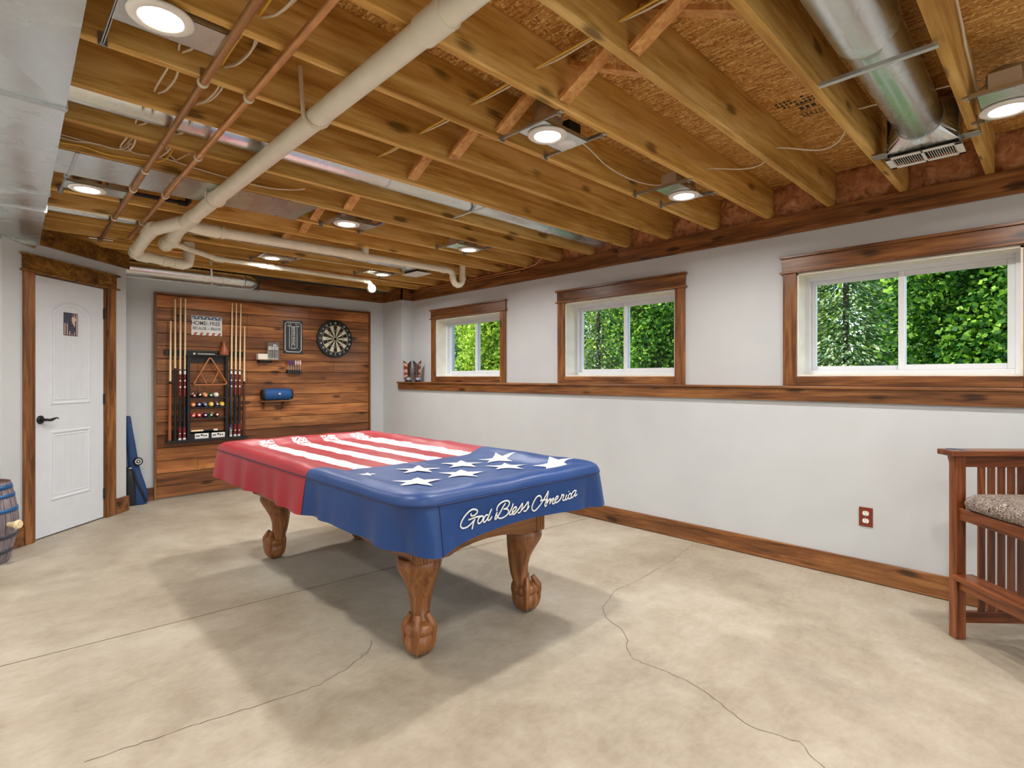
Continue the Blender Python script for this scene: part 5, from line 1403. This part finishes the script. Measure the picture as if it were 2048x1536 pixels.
# ------------------------------------------------------------------ cowboy boots on the ledge
def boot_mesh(cx, cy, az, flipc):
    r = thing('cowboy_boot', (cx, cy, 1.196), ('left' if not flipc else 'right') + (' boot of the flag patterned cowboy pair, nearest the corner' if not flipc else ' boot of the flag patterned cowboy pair, nearest the window'), 'cowboy boot', 'flag patterned cowboy boots on the ledge')
    r.rotation_euler = (0, 0, az)
    # local: toe towards +x, up z
    n = 24; vs = []; mats = []
    lv = [(.050,0,.036,.040),(.085,-.004,.032,.040),(.12,-.006,.032,.042),(.16,-.004,.034,.046),(.20,0,.036,.050),(.235,0,.037,.053),(.262,0,.037,.054)]
    for (z, x, hx, hy) in lv:
        for k in range(n):
            a = 2*PI*k/n
            dip = (1-abs(math.sin(a)))**1.1
            zz = z if z < .19 else z + (.022 if z > .25 else (.012 if z > .22 else .004))*(1-2.6*dip)
            if z > .25: zz -= 0.012
            vs.append((x+hx*math.cos(a), hy*math.sin(a), zz))
    m = MB()
    fs = []; mt = []
    for i in range(len(lv)-1):
        for k in range(n):
            fs.append((i*n+k, i*n+(k+1)%n, (i+1)*n+(k+1)%n, (i+1)*n+k))
    m.add(vs, fs, 0, True)
    for q in range(len(m.f)):
        i, k = q//n, q % n; a = (k+.5)/n*360
        if flipc: a = (360-a) % 360
        if 195 < a < 340: m.m[q] = (3, 1)[i % 2] if i < 5 else 0
        elif 5 < a < 150: m.m[q] = 2 if i > 0 else 0
    obj('shaft', m, [M['bootbr'], M['bootrd'], M['bootnv'], M['bootwh']], r, local=True)
    st_ = MB()
    for i in range(5):
        for j in range(3):
            a = math.radians((22+24*j) if not flipc else -(22+24*j)); z = .12+.024*i+(.012 if j % 2 else 0)
            st_.sphere((.036*math.cos(a), .050*math.sin(a), z), .0045, 8, 6)
    obj('star_studs', st_, M['bootwh'], r, local=True)
    ft = MB(); secs = [(-.040,.012,.026,.030),(-.032,.010,.036,.060),(-.005,.008,.039,.075),(.025,.006,.038,.062),(.050,.006,.036,.046),(.075,.006,.032,.036),(.092,.006,.020,.028),(.100,.007,.008,.020)]
    vs = []; n2 = 20
    for x, z0, hw, h in secs:
        for k in range(n2):
            a = 2*PI*k/n2; vs.append((x, hw*math.cos(a), z0+.006+(h*.5)+(h*.5)*math.sin(a)))
    ft.add(vs, [(i*n2+k, i*n2+(k+1)%n2, (i+1)*n2+(k+1)%n2, (i+1)*n2+k) for i in range(len(secs)-1) for k in range(n2)], 0, True)
    ft.add(vs[:n2], [tuple(range(n2))], 0); ft.add(vs[-n2:], [tuple(range(n2))[::-1]], 0)
    for q in range(len(ft.f)):
        if q < 7*n2 and q//n2 >= 4: ft.m[q] = 1
    obj('foot', ft, [M['bootbr'], M['boottoe']], r, local=True)
    so = MB().prism([(-.042,-.018,.010),(-.01,-.024,.010),(.05,-.030,.006),(.09,-.024,.006),(.122,0,.008),(.09,.024,.006),(.05,.030,.006),(-.01,.024,.010),(-.042,.018,.010)], (0,0,.006))
    so.box((-.042,-.018,.0005), (-.008,.018,.012)); so.box((.02,-.024,.0005),(.095,.020,.007))
    obj('sole', so, M['matblack'], r, local=True)
for k_, c_ in (('bootbr',(88,48,36)),('bootrd',(130,50,40)),('bootnv',(40,32,40)),('bootwh',(206,160,138)),('boottoe',(150,156,176))): M[k_] = plain(k_, c_, .4, var=.05)
boot_mesh(3.918, 5.968, math.radians(-104), False)
boot_mesh(3.940, 5.782, math.radians(-108), True)

# outlet
ot = thing('wall_outlet', (XL, .8585, .395), 'wood toned outlet plate with two white sockets low on the right wall', 'outlet')
obj('cover_plate', MB().box((XL-.006, .822, .336), (XL-.0003, .895, .454)), plain('cherry_plate', (122,48,28), .35, var=.04), ot, .003)
for z in (.418, .372):
    ff = MB().prism([(XL-.006, .8585+.0172*math.cos(a), z+max(-.0135, min(.0135, .0172*math.sin(a)))) for a in [2*PI*k/28 for k in range(28)]][::-1], (-.0022, 0, 0), 0)
    ff.box((XL-.0086, .8645, z+.001), (XL-.0081, .8668, z+.009), 1).box((XL-.0086, .8505, z+.002), (XL-.0081, .8525, z+.008), 1).lathe([(0,0),(.0026,0)], (XL-.0084, .8585, z-.007), 'X', 10, 1)
    obj('socket', ff, [M['white'], M['marks']], ot)
obj('screw', MB().lathe([(0,-.0075),(.003,-.0075),(.003,-.006)], (XL, .8585, .395), 'X', 10), M['steel'], ot)

# ------------------------------------------------------------------ tall mission chair at the right edge
def upholstery():
    t = NT('swirl_upholstery')
    vo = t.n.new('ShaderNodeTexVoronoi'); vo.feature = 'DISTANCE_TO_EDGE'; vo.inputs['Scale'].default_value = 34
    wob = t.noise(t.coords((1,1,1)), 9, 4, .6, 2.0, out='Color')
    mx = t.mix(.35, t.coords((1,1,1)), wob); t.link(mx, vo.inputs['Vector'])
    f = t.math('ADD', vo.outputs['Distance'], t.math('MULTIPLY', t.noise(t.coords((1,1,1)), 120, 3), .1))
    t.bump(f, .3, .002)
    return t.set(t.ramp(f, [(.04, s2l((206,200,196))), (.12, s2l((120,98,74))), (.26, s2l((44,38,44)))]), .6, 0, .3)
M['uph'] = upholstery()
ch = thing('tall_slatted_chair', (3.355, .365, 0), 'tall cherry wood chair with slatted sides and patterned cushion, at the right edge', 'chair', rz=math.radians(-46.2))
WD, DP = -.56, .50
def cbox(nm, a, b_, mat='furnZ', bev=.002): return obj(nm, MB().box(a, b_), M[mat], ch, bev, local=True)
for y in (0, WD):
    lgm = MB().box((-.023, y-.023, 0.001), (.023, y+.023, .877))
    lgm.prism([(-.023, y-.018, .79), (-.027, y-.018, .84), (-.036, y-.018, .877), (-.023, y-.018, .877)], (0, .036, 0))
    obj('leg', lgm, M['furnZ'], ch, .002, local=True)
    cbox('leg', (DP-.02, y-.023, .001), (DP+.026, y+.023, 1.15))
    am = MB().box((-.053, y-.036 if y == 0 else y-.06, .877), (DP+.0, y+.060 if y == 0 else y+.036, .904)); armo = obj('arm', am, M['furnX'], ch, .004, local=True)
    hold = MB().lathe([(.041, .9045), (.044, .9062), (.0465, .9045)], (.0, y+.012 if y == 0 else y-.012, 0), seg=32, mat=1); hold.lathe([(0, .9043), (.041, .9046)], (.0, y+.012 if y == 0 else y-.012, 0), seg=32, mat=0)
    obj('cup_holder', hold, [M['black'], M['steel']], armo, local=True)
    cbox('arm_rail', (.023, y-.011, .823), (DP-.02, y+.011, .8765), 'furnX'); cbox('lower_rail', (.023, y-.011, .074), (DP-.02, y+.011, .128), 'furnX')
    for k in range(8): cbox('side_slat', (.098+.0465*k, y-.007, .128), (.126+.0465*k, y+.007, .823), bev=.001)
for x, nm in ((0.0, 'seat_rail'), (DP, 'seat_rail')): cbox(nm, (x-.012, WD+.023, .574), (x+.012, -.023, .629), 'furnY')
for y in (-.032, WD+.032): cbox('seat_rail', (.023, y-.010, .574), (DP-.02, y+.010, .629), 'furnX')
cbox('footrest', (-.036, WD+.012, .284), (.062, -.012, .311), 'furnY', .005); cbox('footrest_rail', (-.010, WD+.023, .240), (.012, -.023, .284), 'furnY')
cbox('top_rail', (DP-.012, WD+.023, 1.07), (DP+.014, -.023, 1.13), 'furnY'); cbox('back_rail', (DP-.012, WD+.023, .74), (DP+.014, -.023, .78), 'furnY')
for k in range(9): cbox('back_slat', (DP-.004, WD+.075+.048*k, .78), (DP+.006, WD+.10+.048*k, 1.07), bev=.001)
def cush(u, v):
    a = 2*PI*u; e_ = .35; ca, sa = math.cos(a), math.sin(a)
    # profile v: 0 bottom centre -> 1 top centre
    pr = [(0,.629),(.9,.629),(1.0,.640),(1.02,.662),(.99,.684),(.92,.700),(.7,.712),(.35,.718),(0,.719)]
    f = v*(len(pr)-1); i = min(int(f), len(pr)-2); w = f-i; r_ = pr[i][0]*(1-w)+pr[i+1][0]*w; z = pr[i][1]*(1-w)+pr[i+1][1]*w
    return (.235+.262*r_*math.copysign(abs(ca)**e_, ca), -.28+.262*r_*math.copysign(abs(sa)**e_, sa), z)
m = MB().grid(cush, 96, 24); obj('cushion', m, M['uph'], ch, local=True)

# ------------------------------------------------------------------ outside: lawn and trees
struct('lawn', MB().box((XOUT+.01, -25, .80), (70, 70, 1.12)), plain('grass_green', (78,112,40), .9, var=.15, scale=3))
def leafmat(name, d, m_, l):
    t = NT(name); g = t.n.new('ShaderNodeNewGeometry')
    col = t.ramp(g.outputs['Random Per Island'], [(0, s2l(d)), (.5, s2l(m_)), (1, s2l(l))])
    out = t.n['Material Output']; tr = t.n.new('ShaderNodeBsdfTranslucent'); t.link(t.mix(1.0, col, (1.25,1.35,.6,1), 'MULTIPLY'), tr.inputs[0])
    mx = t.n.new('ShaderNodeMixShader'); mx.inputs[0].default_value = .35; t.set(col, .55, 0, .25)
    t.link(t.b.outputs[0], mx.inputs[1]); t.link(tr.outputs[0], mx.inputs[2]); t.link(mx.outputs[0], out.inputs[0]); return t.m
LM = {'maple': leafmat('maple_leaves', (20,50,14), (52,98,26), (150,186,66)), 'bright': leafmat('bright_leaves', (70,110,24), (140,170,46), (214,220,110)),
      'spruce': leafmat('spruce_needles', (46,76,50), (104,132,94), (178,190,146)), 'mid': leafmat('mid_leaves', (44,88,26), (96,144,44), (190,210,96))}
M['bark'] = plain('tree_bark', (78,64,50), .9, var=.15, scale=8)
def tree(x, y, kind, h, rad, label, nleaf=6500, size=.13, zlow=1.0):
    G = 1.12
    r = thing('spruce_tree' if kind == 'spruce' else 'leafy_tree', (x, y, G), label, 'tree', 'trees outside the windows')
    obj('trunk', MB().tube([(x, y, G-.1), (x+.05, y, G+h*.4), (x, y+.05, G+h*.85)], [.16, .11, .04] if kind != 'spruce' else [.06, .05, .02], 12), M['bark'], r)
    lb_ = MB()
    rnd = random.Random(int(x*100+y*10))
    for k in range(nleaf):
        if kind == 'spruce':
            f = rnd.random()**1.35; z = G+.1+f*h; rr = rad*(1-f)**.85*(rnd.random()**.45); a = rnd.uniform(0, 2*PI)
            lay = .22*math.sin(a*5+z*9)
            p = Vector((x+rr*math.cos(a), y+rr*math.sin(a), z-rr*.22+lay*.25))
            d = Vector((math.cos(a), math.sin(a), -.35+rnd.uniform(-.25,.25))).normalized(); s_ = size*rnd.uniform(.8, 1.5)
            w = Vector((-d.y, d.x, rnd.uniform(-.6,.6))).normalized()*s_*.16; q = d*s_
        else:
            # clustered foliage
            th, ph = rnd.uniform(0, 2*PI), math.acos(rnd.uniform(-1, 1)); rr = rnd.random()**.4
            cl = .75+.25*math.sin(th*4+ph*5+x)
            p = Vector((x+rad*rr*cl*math.sin(ph)*math.cos(th), y+rad*rr*cl*math.sin(ph)*math.sin(th), G+zlow+h*.5+h*.52*rr*cl*math.cos(ph)))
            if p.z < G+.15: p.z = G+.15+rnd.random()*.8
            d = Vector((rnd.uniform(-1,1), rnd.uniform(-1,1), rnd.uniform(-.8,.3))).normalized(); s_ = size*rnd.uniform(.7, 1.3)
            w = d.cross(Vector((rnd.uniform(-1,1), rnd.uniform(-1,1), rnd.uniform(-1,1)))).normalized()*s_*.42; q = d*s_
        lb_.add([p, p+q*.45+w, p+q, p+q*.45-w], [(0,1,2,3)], 0)
    obj('foliage', lb_, LM[kind], r)
TREES = [
 (9.6, .80, 'maple', 4.4, 1.25, 'dark green leafy tree filling the right pane of the nearest window', 24000, .075, -.8),
 (12.2, 3.05, 'spruce', 6.5, 1.45, 'grey green spruce in the left pane of the nearest window', 20000, .13, 0),
 (14.5, 4.9, 'bright', 4.6, 1.4, 'sunlit yellow green tree left of the spruce in the nearest window', 12000, .11, -.9),
 (18.0, 2.3, 'mid', 5.6, 3.2, 'mid green tree far behind in the nearest window', 16000, .16, -1.1),
 (10.2, 6.05, 'maple', 4.4, 1.15, 'dark leafy tree filling the right pane of the middle window', 20000, .075, -.8),
 (11.4, 8.5, 'spruce', 6.5, 1.35, 'blue green spruce in the left pane of the middle window', 16000, .13, 0),
 (17.0, 11.4, 'bright', 5.4, 3.0, 'yellow green tree showing behind the spruce in the middle window', 16000, .14, -1.1),
 (11.6, 12.7, 'bright', 4.6, 1.5, 'bright yellow green tree in the right pane of the far window', 14000, .10, -.9),
 (13.0, 16.3, 'mid', 5.0, 1.8, 'green leafy tree in the left pane of the far window', 14000, .11, -1.0),
 (20.0, 19.5, 'bright', 6.0, 3.6, 'far yellow green tree closing the view through the far window', 14000, .18, -1.2),
 (24.0, 30.0, 'maple', 6.5, 4.6, 'far dark green tree deep in the view through the far window', 9000, .26, -1.3)]
for (x, y, kd, h, rad, lb, nl, sz, zl) in TREES: tree(x, y, kd, h, rad, lb, nl, sz, zl)
